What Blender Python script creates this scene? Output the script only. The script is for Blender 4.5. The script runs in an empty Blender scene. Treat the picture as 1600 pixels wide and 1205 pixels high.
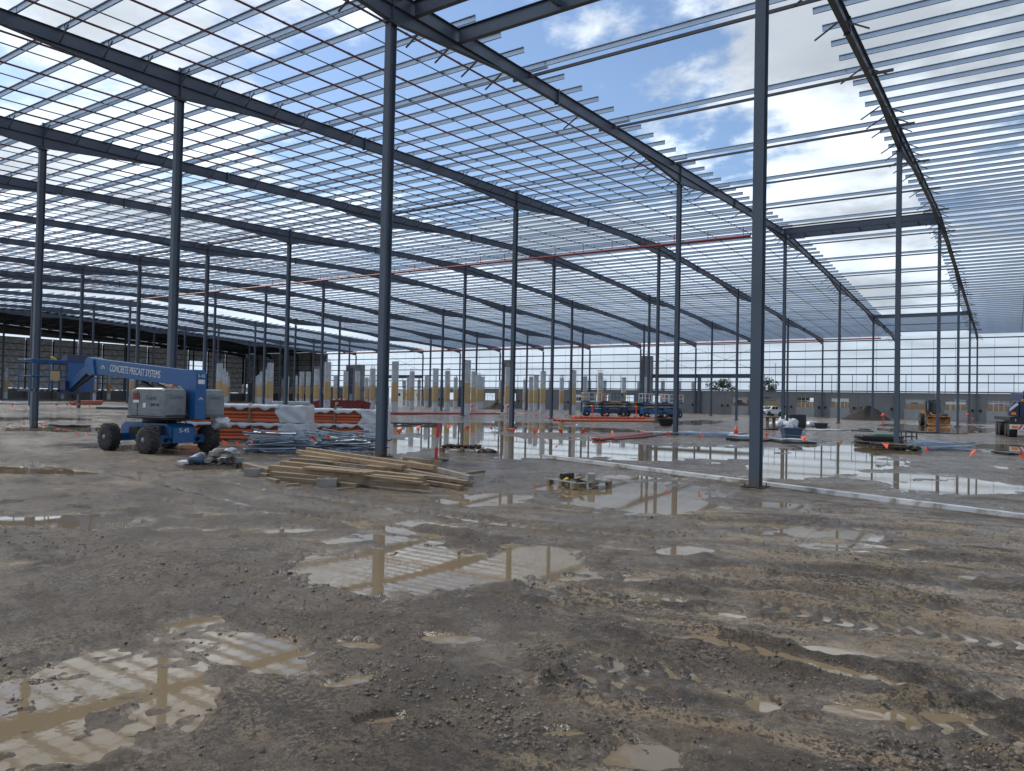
import bpy, bmesh, math, random
import numpy as np
from mathutils import Matrix, Vector

# ------------------------------------------------------------------ camera, world, sun, exposure
scene = bpy.context.scene
F_PX, YAW, PIT, ROL, CAM_H = 1162.1, .5935, .0194, .0205, 1.95      # solved from the column grid
cy_, sy_, cp_, sp_ = math.cos(YAW), math.sin(YAW), math.cos(PIT), math.sin(PIT)
FW = np.array([-sy_*cp_, cy_*cp_, sp_]); RT = np.array([cy_, sy_, 0.]); UP = np.cross(RT, FW)
R2 = math.cos(ROL)*RT + math.sin(ROL)*UP; U2 = -math.sin(ROL)*RT + math.cos(ROL)*UP
CAM = np.array([0., 0., CAM_H])
def ray(x, y): return FW + R2*(x-800)/F_PX - U2*(y-602.5)/F_PX
def gp(x, y, z=0.):                                    # pixel -> point on the level z
    d = ray(x, y); p = CAM + d*(z-CAM_H)/d[2]; return Vector(p)
def at_depth(x, y, dep): return Vector(CAM + ray(x, y)*dep)
def on_x(x, y, X): d = ray(x, y); return Vector(CAM + d*(X/d[0]))
def on_y(x, y, Y): d = ray(x, y); return Vector(CAM + d*(Y/d[1]))
def proj(P):
    P = np.asarray(P, float) - CAM; z = P @ FW
    z = np.where(np.abs(z) < 1e-6, 1e-6, z)
    return 800 + F_PX*(P @ R2)/z, 602.5 - F_PX*(P @ U2)/z, z
cam = bpy.data.cameras.new('camera'); cam_o = bpy.data.objects.new('camera', cam)
scene.collection.objects.link(cam_o)
cam.sensor_fit = 'HORIZONTAL'; cam.sensor_width = 36; cam.lens = 36*F_PX/1600
cam.clip_end = 4000; cam.clip_start = .05
cam_o.matrix_world = Matrix(((R2[0], U2[0], -FW[0], 0), (R2[1], U2[1], -FW[1], 0), (R2[2], U2[2], -FW[2], CAM_H), (0, 0, 0, 1)))
scene.camera = cam_o

SUN_AZ = YAW + math.radians(52)          # to the left of +Y
SUN_EL = math.radians(42)
SUN_DIR = Vector((-math.sin(SUN_AZ)*math.cos(SUN_EL), math.cos(SUN_AZ)*math.cos(SUN_EL), math.sin(SUN_EL)))
w = bpy.data.worlds.new('World'); scene.world = w; w.use_nodes = True
def build_sky():
    nt = w.node_tree; N = nt.nodes; K = nt.links; N.clear()
    def n(t, **kw):
        x = N.new(t)
        for k, v in kw.items(): setattr(x, k, v)
        return x
    def math_(op, a, b=None, c=None):
        x = n('ShaderNodeMath', operation=op)
        for i, q in enumerate((a, b, c)):
            if q is None: continue
            if isinstance(q, (int, float)): x.inputs[i].default_value = q
            else: K.new(q, x.inputs[i])
        return x.outputs[0]
    sky = n('ShaderNodeTexSky'); sky.sky_type = 'NISHITA'; sky.sun_disc = False
    sky.sun_elevation = SUN_EL; sky.sun_rotation = -SUN_AZ; sky.air_density = 1.0; sky.dust_density = .4; sky.ozone_density = 2.5
    tc = n('ShaderNodeTexCoord'); sep = n('ShaderNodeSeparateXYZ'); K.new(tc.outputs['Generated'], sep.inputs[0])
    zc = math_('ADD', math_('MAXIMUM', sep.outputs[2], 0.), .16)
    px = math_('DIVIDE', sep.outputs[0], zc); py = math_('DIVIDE', sep.outputs[1], zc)
    cb = n('ShaderNodeCombineXYZ'); K.new(px, cb.inputs[0]); K.new(py, cb.inputs[1])
    def noise(scale, detail, rough, off, dist=0.):
        mp = n('ShaderNodeMapping'); K.new(cb.outputs[0], mp.inputs[0]); mp.inputs['Location'].default_value = off
        t = n('ShaderNodeTexNoise'); K.new(mp.outputs[0], t.inputs['Vector'])
        t.inputs['Scale'].default_value = scale; t.inputs['Detail'].default_value = detail
        t.inputs['Roughness'].default_value = rough; t.inputs['Distortion'].default_value = dist
        return t.outputs['Fac']
    def ramp(v, a, b, lo=0., hi=1.):
        r = n('ShaderNodeMapRange', interpolation_type='SMOOTHSTEP'); K.new(v, r.inputs[0])
        r.inputs[1].default_value = a; r.inputs[2].default_value = b; r.inputs[3].default_value = lo; r.inputs[4].default_value = hi
        return r.outputs[0]
    n1 = noise(.78, 12, .60, SKY_OFF, .1)
    # more cover toward the horizon, as in the picture
    hz = ramp(sep.outputs[2], .03, .30, .20, .0)
    cover = ramp(math_('ADD', n1, hz), .455, .512)
    n2 = noise(1.7, 7, .6, (4.1, 1.7, .5), .2)
    # clouds are brighter around the (hidden) sun
    dt = n('ShaderNodeVectorMath', operation='DOT_PRODUCT'); K.new(tc.outputs['Generated'], dt.inputs[0]); dt.inputs[1].default_value = SUN_DIR
    glow = ramp(dt.outputs['Value'], .2, 1.0, 0., 1.)
    tone = math_('ADD', ramp(n2, .36, .62, .50, 1.0), math_('MULTIPLY', glow, .14))
    thick = ramp(n1, .50, .72, 1.0, .78)
    tone = math_('MULTIPLY', tone, thick)
    far_ = ramp(sep.outputs[2], .02, .22, 1.0, 0.)          # the cloud deck blurs to an even blue grey far off
    flat = math_('ADD', .50, math_('MULTIPLY', glow, .25))
    tm = n('ShaderNodeMix', data_type='FLOAT'); K.new(math_('MULTIPLY', far_, .8), tm.inputs[0]); K.new(tone, tm.inputs[2]); K.new(flat, tm.inputs[3])
    tone = math_('MULTIPLY', tm.outputs[0], CLOUD_LUM)
    tint = n('ShaderNodeMix', data_type='RGBA'); K.new(far_, tint.inputs[0]); tint.inputs[6].default_value = (.885, .985, 1.10, 1); tint.inputs[7].default_value = (.82, .97, 1.14, 1)
    cl = n('ShaderNodeVectorMath', operation='SCALE'); K.new(tint.outputs[2], cl.inputs[0]); K.new(tone, cl.inputs[3])
    skc = n('ShaderNodeVectorMath', operation='SCALE'); K.new(sky.outputs[0], skc.inputs[0]); skc.inputs[3].default_value = SKY_GAIN
    mx = n('ShaderNodeMix', data_type='RGBA'); K.new(cover, mx.inputs[0]); K.new(skc.outputs[0], mx.inputs[6]); K.new(cl.outputs[0], mx.inputs[7])
    bg = n('ShaderNodeBackground'); bg.inputs[1].default_value = .12; K.new(mx.outputs[2], bg.inputs[0])
    out = n('ShaderNodeOutputWorld'); K.new(bg.outputs[0], out.inputs[0])
SKY_OFF = (2.55, .35, 0.)
CLOUD_LUM = 6.7
SKY_GAIN = .85
build_sky()
sun = bpy.data.lights.new('sun', 'SUN'); sun.energy = 2.0; sun.angle = math.radians(11); sun.color = (1., .94, .85)
sun_o = bpy.data.objects.new('sun', sun); scene.collection.objects.link(sun_o)
sun_o.rotation_euler = SUN_DIR.to_track_quat('Z', 'Y').to_euler(); sun_o.location = (0, 0, 60)
vs = scene.view_settings
vs.view_transform = 'Standard'; vs.look = 'None'; vs.gamma = 1; vs.exposure = .62; vs.use_curve_mapping = False
scene.cycles.use_denoising = True
scene.cycles.max_bounces = 6; scene.cycles.diffuse_bounces = 3; scene.cycles.glossy_bounces = 3
scene.cycles.caustics_reflective = False; scene.cycles.caustics_refractive = False

# ------------------------------------------------------------------ helpers
C = scene.collection
rnd = random.Random(7)
class MB:
    """collects shapes into one mesh"""
    def __init__(s, M=None): s.v = []; s.f = []; s.M = M; s.sm = []
    def add(s, vs_, fs_, smooth=False):
        o = len(s.v)
        if s.M is not None: vs_ = [s.M @ Vector(p) for p in vs_]
        s.v += [tuple(p) for p in vs_]; s.f += [tuple(i+o for i in q) for q in fs_]; s.sm += [smooth]*len(fs_)
        return s
    def box(s, c, d, R=None):
        c = Vector(c); x, y, z = d[0]/2, d[1]/2, d[2]/2
        P = [Vector(p) for p in ((-x,-y,-z),(x,-y,-z),(x,y,-z),(-x,y,-z),(-x,-y,z),(x,-y,z),(x,y,z),(-x,y,z))]
        if R is not None: P = [R @ p for p in P]
        return s.add([c+p for p in P], [(0,3,2,1),(4,5,6,7),(0,1,5,4),(1,2,6,5),(2,3,7,6),(3,0,4,7)])
    def bev(s, c, d, b, R=None):                      # box with chamfered vertical and top edges
        c = Vector(c); x, y, z = d[0]/2, d[1]/2, d[2]/2
        def ring(k, zz): 
            a, q = x-k, y-k
            return [(-a+b,-q,zz),(a-b,-q,zz),(a,-q+b,zz),(a,q-b,zz),(a-b,q,zz),(-a+b,q,zz),(-a,q-b,zz),(-a,-q+b,zz)]
        P = ring(0,-z)+ring(0,z-b)+ring(b,z)
        P = [Vector(p) for p in P]
        if R is not None: P = [R @ p for p in P]
        fs = [tuple(range(7,-1,-1)), tuple(range(16,24))]
        for k in (0, 8):
            for i in range(8): fs.append((k+i, k+(i+1)%8, k+8+(i+1)%8, k+8+i))
        return s.add([c+p for p in P], fs)
    def bar(s, p0, p1, wd, ht, up=(0,0,1)):           # box from p0 to p1
        p0 = Vector(p0); p1 = Vector(p1); d = (p1-p0); L = d.length; d.normalize(); u = Vector(up)
        if abs(d.dot(u)) > .99: u = Vector((1,0,0))
        a = d.cross(u).normalized(); u = a.cross(d)
        P = []
        for q in (p0, p1):
            for i, j in ((-1,-1),(1,-1),(1,1),(-1,1)): P.append(q + a*(i*wd/2) + u*(j*ht/2))
        return s.add(P, [(0,1,2,3),(7,6,5,4),(0,4,5,1),(1,5,6,2),(2,6,7,3),(3,7,4,0)])
    def tube(s, pts, r, n=8, cap=True):
        pts = [Vector(p) for p in pts]; P = []; m = len(pts)
        rs = r if isinstance(r, (list, tuple)) else [r]*m
        for i, p in enumerate(pts):
            d = (pts[min(i+1, m-1)] - pts[max(i-1, 0)]).normalized()
            u = Vector((0,0,1)) if abs(d.z) < .95 else Vector((1,0,0))
            a = d.cross(u).normalized(); b = a.cross(d)
            for k in range(n):
                t = 2*math.pi*k/n; P.append(p + a*(math.cos(t)*rs[i]) + b*(math.sin(t)*rs[i]))
        fs = []
        for i in range(m-1):
            for k in range(n): fs.append((i*n+k, i*n+(k+1)%n, (i+1)*n+(k+1)%n, (i+1)*n+k))
        s.add(P, fs, n > 5)
        if cap: s.add([P[k] for k in range(n)], [tuple(range(n-1,-1,-1))]); s.add([P[(m-1)*n+k] for k in range(n)], [tuple(range(n))])
        return s
    def prism(s, poly, axis, a, b):                   # polygon (2d) swept along axis 0/1/2 from a to b
        def mk(u, v, t): 
            return ((t,u,v), (u,t,v), (u,v,t))[axis]
        n = len(poly); P = [mk(u, v, a) for u, v in poly] + [mk(u, v, b) for u, v in poly]
        fs = [tuple(range(n-1,-1,-1)), tuple(range(n,2*n))] + [(i,(i+1)%n,n+(i+1)%n,n+i) for i in range(n)]
        return s.add(P, fs)
    def lathe(s, prof, n=16, M=None, smooth=True):    # (r, z) about local z, matrix M
        P = []
        for r, z in prof:
            for k in range(n):
                t = 2*math.pi*k/n; P.append(Vector((r*math.cos(t), r*math.sin(t), z)))
        if M is not None: P = [M @ p for p in P]
        m = len(prof); fs = []
        for i in range(m-1):
            for k in range(n): fs.append((i*n+k, i*n+(k+1)%n, (i+1)*n+(k+1)%n, (i+1)*n+k))
        fs.append(tuple(range(n-1,-1,-1))); fs.append(tuple((m-1)*n+k for k in range(n)))
        return s.add(P, fs, smooth)
    def strip(s, st, x0, x1):                          # stations (y, zbottom, ztop), between x0 and x1
        P = []
        for y, zb, zt in st: P += [(x0,y,zb),(x1,y,zb),(x1,y,zt),(x0,y,zt)]
        fs = [(0,1,2,3)]; m = len(st)
        for i in range(m-1):
            for k in range(4): fs.append((4*i+k, 4*(i+1)+k, 4*(i+1)+(k+1)%4, 4*i+(k+1)%4))
        fs.append((4*m-1,4*m-2,4*m-3,4*m-4))
        return s.add(P, fs)
    def blob(s, c, rad, seed=0, amp=.25, sub=2, flat=None, fr=1.6):
        bm = bmesh.new(); bmesh.ops.create_icosphere(bm, subdivisions=sub, radius=1)
        r = random.Random(seed); ph = [(r.uniform(1,3)*fr, r.uniform(1,3)*fr, r.uniform(1,3)*fr, r.uniform(0,6)) for _ in range(5)]
        P = []
        for v in bm.verts:
            d = v.co; k = 1 + amp*sum(math.sin(a*d.x+b*d.y+c_*d.z+q) for a, b, c_, q in ph)/2.2
            q = Vector((d.x*rad[0]*k, d.y*rad[1]*k, d.z*rad[2]*k)) + Vector(c)
            if flat is not None and q.z < flat: q.z = flat
            P.append(q)
        fs = [tuple(v.index for v in f.verts) for f in bm.faces]; bm.free()
        return s.add(P, fs, True)
    def mesh(s, name, mat):
        me = bpy.data.meshes.new(name); me.from_pydata(s.v, [], s.f)
        me.polygons.foreach_set('use_smooth', s.sm)
        if mat: me.materials.append(mat)
        me.update(); return me
    def build(s, name, mat, parent=None, loc=None, rotz=0):
        return link(name, s.mesh(name, mat), parent, loc, rotz)
def link(name, me, parent=None, loc=None, rotz=0):
    o = bpy.data.objects.new(name, me); C.objects.link(o)
    if parent: o.parent = parent
    if loc is not None: o.location = loc
    if rotz: o.rotation_euler = (0, 0, rotz)
    return o
def tag(o, label, cat, group=None, kind='thing'):
    o['label'] = label; o['category'] = cat
    if group: o['group'] = group
    if kind: o['kind'] = kind
    return o
def thing(name, label, cat, loc=(0,0,0), rotz=0, group=None):
    o = link(name, None, None, loc, rotz); o.empty_display_size = .3
    return tag(o, label, cat, group, 'thing')
def copy_tree(o, parent=None):
    c = o.copy(); C.objects.link(c); c.parent = parent
    for ch in o.children: copy_tree(ch, c)
    return c
def struct(o): o['kind'] = 'structure'; return o
def stuff(o): o['kind'] = 'stuff'; return o
def text_part(txt, size, mat, parent, M, name='lettering', sx=1., align='CENTER'):
    cu = bpy.data.curves.new('t', 'FONT'); cu.body = txt; cu.size = size; cu.align_x = align; cu.align_y = 'CENTER'; cu.extrude = .002
    t = bpy.data.objects.new('t', cu); C.objects.link(t)
    me = bpy.data.meshes.new_from_object(t.evaluated_get(bpy.context.evaluated_depsgraph_get()))
    bpy.data.objects.remove(t); bpy.data.curves.remove(cu)
    me.transform(M @ Matrix.Diagonal((sx, 1, 1, 1))); me.materials.clear(); me.materials.append(mat)
    return link(name, me, parent)
def frame_on(o, xdir, n):                              # matrix with local x = xdir, local z = n, at o
    x = Vector(xdir).normalized(); z = Vector(n).normalized(); y = z.cross(x).normalized(); x = y.cross(z)
    return Matrix(((x.x,y.x,z.x,o[0]),(x.y,y.y,z.y,o[1]),(x.z,y.z,z.z,o[2]),(0,0,0,1)))

# ------------------------------------------------------------------ materials
def mat(name, col, rough=.6, metal=0., var=.12, vscale=3., bump=0., bscale=40., dirt=None, dscale=1.2, dlo=.5, dhi=.7, spec=.5, coord='Object'):
    m = bpy.data.materials.new(name); m.use_nodes = True; nt = m.node_tree; N = nt.nodes; K = nt.links
    b = N['Principled BSDF']; b.inputs['Roughness'].default_value = rough; b.inputs['Metallic'].default_value = metal
    b.inputs['Specular IOR Level'].default_value = spec
    tc = N.new('ShaderNodeTexCoord')
    t = N.new('ShaderNodeTexNoise'); t.inputs['Scale'].default_value = vscale; t.inputs['Detail'].default_value = 5
    K.new(tc.outputs[coord], t.inputs['Vector'])
    r = N.new('ShaderNodeMapRange'); K.new(t.outputs['Fac'], r.inputs[0])
    r.inputs[1].default_value = .3; r.inputs[2].default_value = .7; r.inputs[3].default_value = 1-var; r.inputs[4].default_value = 1+var
    sc = N.new('ShaderNodeVectorMath'); sc.operation = 'SCALE'; sc.inputs[0].default_value = col[:3]; K.new(r.outputs[0], sc.inputs[3])
    last = sc.outputs[0]
    if dirt:
        t2 = N.new('ShaderNodeTexNoise'); t2.inputs['Scale'].default_value = dscale; t2.inputs['Detail'].default_value = 6; t2.inputs['Roughness'].default_value = .65
        K.new(tc.outputs[coord], t2.inputs['Vector'])
        r2 = N.new('ShaderNodeMapRange'); K.new(t2.outputs['Fac'], r2.inputs[0]); r2.inputs[1].default_value = dlo; r2.inputs[2].default_value = dhi
        mx = N.new('ShaderNodeMix'); mx.data_type = 'RGBA'; K.new(r2.outputs[0], mx.inputs[0]); K.new(last, mx.inputs[6]); mx.inputs[7].default_value = (*dirt, 1)
        last = mx.outputs[2]
    K.new(last, b.inputs['Base Color'])
    if bump:
        t3 = N.new('ShaderNodeTexNoise'); t3.inputs['Scale'].default_value = bscale; t3.inputs['Detail'].default_value = 4; K.new(tc.outputs[coord], t3.inputs['Vector'])
        bp = N.new('ShaderNodeBump'); bp.inputs['Strength'].default_value = bump; bp.inputs['Distance'].default_value = .02
        K.new(t3.outputs['Fac'], bp.inputs['Height']); K.new(bp.outputs[0], b.inputs['Normal'])
    return m
M = {}
M['steel'] = mat('painted_steel', (.085,.112,.155), .45, 0, .10, .6, dirt=(.072,.085,.105), dscale=.5)
M['rafter'] = mat('rafter_steel', (.078,.103,.15), .45, 0, .10, .5)
M['galv'] = mat('galvanised', (.46,.575,.73), .40, .3, .10, .8)
M['galv_rod'] = mat('galvanised_rod', (.24,.30,.36), .4, .4, .35, 3)
M['chan'] = mat('channel_steel', (.55,.57,.58), .45, .1, .15, 1.5, dirt=(.20,.165,.12), dscale=2.2, dlo=.48, dhi=.66)
M['brace'] = mat('brace_steel', (.085,.10,.13), .5, 0, .1)
M['strut'] = mat('strut_steel', (.12,.115,.125), .5, 0, .12, .7)
M['redpipe'] = mat('red_pipe', (.30,.035,.03), .4, 0, .12)
M['redpipe_dark'] = mat('branch_pipe', (.16,.045,.045), .45, 0, .12)
M['precast'] = mat('precast_concrete', (.23,.235,.245), .8, 0, .10, .35, dirt=(.17,.175,.19), dscale=.25)
M['precast_light'] = mat('concrete_light', (.36,.37,.385), .8, 0, .10, .5)
M['tubeform'] = mat('galvanised_sleeve', (.50,.55,.60), .45, .1, .16, 1.2, dirt=(.27,.31,.36), dscale=.8)
M['tan'] = mat('tan_wrap', (.48,.345,.18), .75, 0, .10, 1.0)
M['dark'] = mat('dark_gap', (.02,.02,.022), .7)
M['black'] = mat('black_plastic', (.018,.019,.021), .5, 0, .2)
M['rubber'] = mat('rubber', (.028,.028,.03), .8, 0, .25, 8, dirt=(.075,.065,.05), dscale=5, dlo=.5, dhi=.75)
M['blue'] = mat('machine_blue', (.011,.095,.275), .38, 0, .12, 2, dirt=(.045,.055,.07), dscale=2.8, dlo=.52, dhi=.74)
M['blue_dark'] = mat('machine_navy', (.012,.025,.085), .4, 0, .1, 2)
M['hood'] = mat('machine_grey', (.20,.225,.245), .45, 0, .10, 2, dirt=(.135,.14,.14), dscale=2.5, dlo=.45, dhi=.7)
M['white'] = mat('white_paint', (.74,.75,.76), .45, 0, .05)
M['plastic'] = mat('white_sheet', (.50,.535,.59), .35, 0, .08, 3, bump=.6, bscale=6, dirt=(.42,.43,.44), dscale=1.5, dlo=.55, dhi=.8)
M['orange_pipe'] = mat('orange_pvc', (.50,.125,.055), .42, 0, .10, 1.5)
M['orange'] = mat('hi_vis_orange', (.85,.10,.03), .6, 0, .05)
M['redpaint'] = mat('red_paint', (.62,.03,.05), .55, 0, .1)
M['maroon'] = mat('maroon_paint', (.20,.025,.03), .55, 0, .15, 1, dirt=(.12,.04,.03))
M['timber'] = mat('timber', (.33,.225,.125), .7, 0, .3, 3.5, bump=.4, bscale=30, dirt=(.13,.095,.065), dscale=3.5, dlo=.45, dhi=.68)
M['timber_wet'] = mat('wet_timber', (.20,.145,.09), .6, 0, .25, 2.5, bump=.3, bscale=30, dirt=(.10,.08,.06), dscale=2.5)
M['timber_grey'] = mat('grey_timber', (.24,.225,.20), .75, 0, .2, 3, bump=.3, bscale=30)
M['block'] = mat('concrete_block', (.24,.235,.22), .85, 0, .2, 6, bump=.5, bscale=40)
M['soil'] = mat('heaped_soil', (.034,.027,.021), .85, 0, .3, 2.2, bump=1., bscale=6)
M['soil_red'] = mat('brown_soil', (.06,.032,.019), .85, 0, .35, 2.5, bump=1., bscale=6)
M['yellow'] = mat('yellow_paint', (.65,.42,.03), .5, 0, .1)
M['amber'] = mat('amber_lens', (.8,.22,.02), .25)
M['green'] = mat('green_mesh', (.02,.24,.14), .6, 0, .15)
M['glass'] = mat('dark_glass', (.03,.04,.05), .08)
M['foil'] = mat('foil_insulation', (.78,.79,.80), .4, 0, .35, 1.2, bump=.8, bscale=3)
def thin_foil(m):
    nt = m.node_tree; N = nt.nodes; K = nt.links; b = N['Principled BSDF']; out = N['Material Output']
    tr = N.new('ShaderNodeBsdfTranslucent'); tr.inputs[0].default_value = (.5,.52,.55,1); mx = N.new('ShaderNodeMixShader'); mx.inputs[0].default_value = .22
    K.new(b.outputs[0], mx.inputs[1]); K.new(tr.outputs[0], mx.inputs[2]); K.new(mx.outputs[0], out.inputs[0])
thin_foil(M['foil'])
M['sheet'] = mat('roof_sheeting', (.16,.17,.19), .5, 0, .08)
M['leaf'] = mat('leaf', (.05,.085,.03), .6, 0, .35, 1.5)
M['leaf_dark'] = mat('leaf_dark', (.03,.045,.025), .65, 0, .3, 1.5)
M['bark'] = mat('bark', (.09,.07,.055), .9, 0, .3)
M['tank'] = mat('tank_blue', (.05,.09,.15), .5, 0, .1)
M['orange_loader'] = mat('loader_yellow', (.50,.20,.03), .5, 0, .15, 2, dirt=(.07,.05,.035), dscale=1.6, dlo=.38, dhi=.58)
M['brickwork'] = mat('tan_cladding', (.34,.25,.16), .8, 0, .2, .8)

def column_material():
    m = mat('column_steel', (.085,.112,.155), .45, 0, .12, .6, dirt=(.070,.084,.105), dscale=.5)
    nt = m.node_tree; N = nt.nodes; K = nt.links; b = N['Principled BSDF']
    src = b.inputs['Base Color'].links[0].from_socket
    tc = N.new('ShaderNodeTexCoord'); sp = N.new('ShaderNodeSeparateXYZ'); K.new(tc.outputs['Object'], sp.inputs[0])
    t = N.new('ShaderNodeTexNoise'); t.inputs['Scale'].default_value = 5.; t.inputs['Detail'].default_value = 7; t.inputs['Roughness'].default_value = .7; K.new(tc.outputs['Object'], t.inputs['Vector'])
    a = N.new('ShaderNodeMath'); a.operation = 'MULTIPLY_ADD'; K.new(sp.outputs[2], a.inputs[0]); a.inputs[1].default_value = -.55; K.new(t.outputs['Fac'], a.inputs[2])
    r = N.new('ShaderNodeMapRange'); K.new(a.outputs[0], r.inputs[0]); r.inputs[1].default_value = .22; r.inputs[2].default_value = .40; r.inputs[4].default_value = .8   # mud splashed on the foot
    x = N.new('ShaderNodeMix'); x.data_type = 'RGBA'; K.new(r.outputs[0], x.inputs[0]); K.new(src, x.inputs[6]); x.inputs[7].default_value = (.13,.105,.08,1)
    t2 = N.new('ShaderNodeTexNoise'); t2.inputs['Scale'].default_value = 2.2; t2.inputs['Detail'].default_value = 8; t2.inputs['Roughness'].default_value = .75; K.new(tc.outputs['Object'], t2.inputs['Vector'])
    r2 = N.new('ShaderNodeMapRange'); K.new(t2.outputs['Fac'], r2.inputs[0]); r2.inputs[1].default_value = .66; r2.inputs[2].default_value = .72; r2.inputs[4].default_value = .6                  # primer scuffs
    y = N.new('ShaderNodeMix'); y.data_type = 'RGBA'; K.new(r2.outputs[0], y.inputs[0]); K.new(x.outputs[2], y.inputs[6]); y.inputs[7].default_value = (.17,.20,.24,1)
    K.new(y.outputs[2], b.inputs['Base Color']); return m
M['column'] = column_material()
def mud_material():
    m = bpy.data.materials.new('wet_mud'); m.use_nodes = True; nt = m.node_tree; N = nt.nodes; K = nt.links; b = N['Principled BSDF']
    tc = N.new('ShaderNodeTexCoord')
    def noise(scale, detail=6, rough=.6, dist=0, sq=None):
        mp = None
        t = N.new('ShaderNodeTexNoise'); t.inputs['Scale'].default_value = scale; t.inputs['Detail'].default_value = detail
        t.inputs['Roughness'].default_value = rough; t.inputs['Distortion'].default_value = dist
        K.new(tc.outputs['Object'], t.inputs['Vector']); return t.outputs['Fac']
    def rng(v, a, b_, lo=0., hi=1.):
        r = N.new('ShaderNodeMapRange'); K.new(v, r.inputs[0]); r.interpolation_type = 'SMOOTHSTEP'
        for i, q in enumerate((a, b_, lo, hi)): r.inputs[i+1].default_value = q
        return r.outputs[0]
    def mix(f, a, c):
        x = N.new('ShaderNodeMix'); x.data_type = 'RGBA'; K.new(f, x.inputs[0])
        for i, q in ((6, a), (7, c)):
            if isinstance(q, tuple): x.inputs[i].default_value = (*q, 1)
            else: K.new(q, x.inputs[i])
        return x.outputs[2]
    def mt(op, a, c):
        x = N.new('ShaderNodeMath'); x.operation = op; x.use_clamp = False
        for i, q in ((0, a), (1, c)):
            if isinstance(q, (int, float)): x.inputs[i].default_value = q
            else: K.new(q, x.inputs[i])
        return x.outputs[0]
    def attr(nm):
        a = N.new('ShaderNodeAttribute'); a.attribute_name = nm; return a.outputs['Fac']
    wet, track, clay = attr('wet'), attr('track'), attr('clay')
    c = mix(rng(noise(.55, 9, .66), .40, .60), (.125,.091,.060), (.34,.253,.166))
    c = mix(rng(noise(2.6, 7, .7), .46, .64), c, (.088,.064,.044))
    c = mix(rng(mt('ADD', clay, mt('MULTIPLY', mt('SUBTRACT', noise(1.9, 6, .6), .5), .9)), .35, .75), c, (.46,.345,.215))
    c = mix(track, c, (.070,.056,.043))
    sp_f = rng(mt('ADD', noise(24., 6, .74), mt('MULTIPLY', mt('SUBTRACT', noise(1.1, 4, .6), .5), .42)), .50, .565)
    c = mix(sp_f, c, (.058,.045,.034))  # dark grit specks, also standing in for shade in small cavities
    c = mix(rng(noise(70., 4, .7), .55, .64, 0., .7), c, (.33,.26,.185))
    c = mix(rng(noise(45., 5, .75), .535, .60, 0., .85), c, (.062,.048,.036))  # finer dark grit, doubling as cavity shade painted into the colour
    c = mix(rng(noise(11., 7, .74), .55, .63, 0., .8), c, (.052,.041,.031))
    c = mix(mt('MULTIPLY', wet, .45), c, (.095,.068,.042))
    film = rng(mt('ADD', mt('ADD', noise(.75, 7, .62), mt('MULTIPLY', wet, .16)), mt('MULTIPLY', mt('SUBTRACT', noise(17., 5, .7), .5), .30)), .535, .63)
    c = mix(mt('MULTIPLY', film, .30), c, (.080,.059,.038))
    K.new(c, b.inputs['Base Color'])
    rg = mt('ADD', rng(noise(1.3, 6, .65), .35, .65, .28, .72), mt('MULTIPLY', wet, -.34))
    rg = mt('MAXIMUM', rg, .10)
    rg = mt('ADD', rg, mt('MULTIPLY', sp_f, .10))
    rg = mt('MULTIPLY', rg, rng(noise(58., 4, .7), .54, .62, 1., .38))
    rg = mt('ADD', mt('MULTIPLY', rg, mt('SUBTRACT', 1., mt('MULTIPLY', film, .68))), .03)
    K.new(rg, b.inputs['Roughness'])
    b.inputs['Specular IOR Level'].default_value = .5
    h1 = noise(9., 10, .74); h2 = noise(60., 8, .75)
    hh = mt('ADD', mt('MULTIPLY', h1, 1.), mt('MULTIPLY', h2, .55))
    bp = N.new('ShaderNodeBump'); bp.inputs['Distance'].default_value = .11
    K.new(mt('SUBTRACT', 1., mt('MAXIMUM', mt('MULTIPLY', wet, .55), mt('MULTIPLY', film, .42))), bp.inputs['Strength']); K.new(hh, bp.inputs['Height'])
    K.new(bp.outputs[0], b.inputs['Normal'])
    return m
def water_material():
    m = bpy.data.materials.new('muddy_water'); m.use_nodes = True; nt = m.node_tree; N = nt.nodes; K = nt.links; b = N['Principled BSDF']
    tc = N.new('ShaderNodeTexCoord')
    t = N.new('ShaderNodeTexNoise'); t.inputs['Scale'].default_value = .35; t.inputs['Detail'].default_value = 3; K.new(tc.outputs['Object'], t.inputs['Vector'])
    x = N.new('ShaderNodeMix'); x.data_type = 'RGBA'; K.new(t.outputs['Fac'], x.inputs[0]); x.inputs[6].default_value = (.25,.185,.105,1); x.inputs[7].default_value = (.16,.125,.08,1)
    K.new(x.outputs[2], b.inputs['Base Color']); b.inputs['Roughness'].default_value = .015; b.inputs['IOR'].default_value = 1.43
    t2 = N.new('ShaderNodeTexNoise'); t2.inputs['Scale'].default_value = 14; t2.inputs['Detail'].default_value = 3; K.new(tc.outputs['Object'], t2.inputs['Vector'])
    bp = N.new('ShaderNodeBump'); bp.inputs['Distance'].default_value = .004
    t4 = N.new('ShaderNodeTexNoise'); t4.inputs['Scale'].default_value = .3; K.new(tc.outputs['Object'], t4.inputs['Vector'])
    r4 = N.new('ShaderNodeMapRange'); K.new(t4.outputs['Fac'], r4.inputs[0]); r4.inputs[1].default_value = .45; r4.inputs[2].default_value = .62; r4.inputs[3].default_value = .02; r4.inputs[4].default_value = .07
    K.new(r4.outputs[0], bp.inputs['Strength']); K.new(t2.outputs['Fac'], bp.inputs['Height']); K.new(bp.outputs[0], b.inputs['Normal'])
    return m
M['mud'] = mud_material(); M['water'] = water_material()

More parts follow.
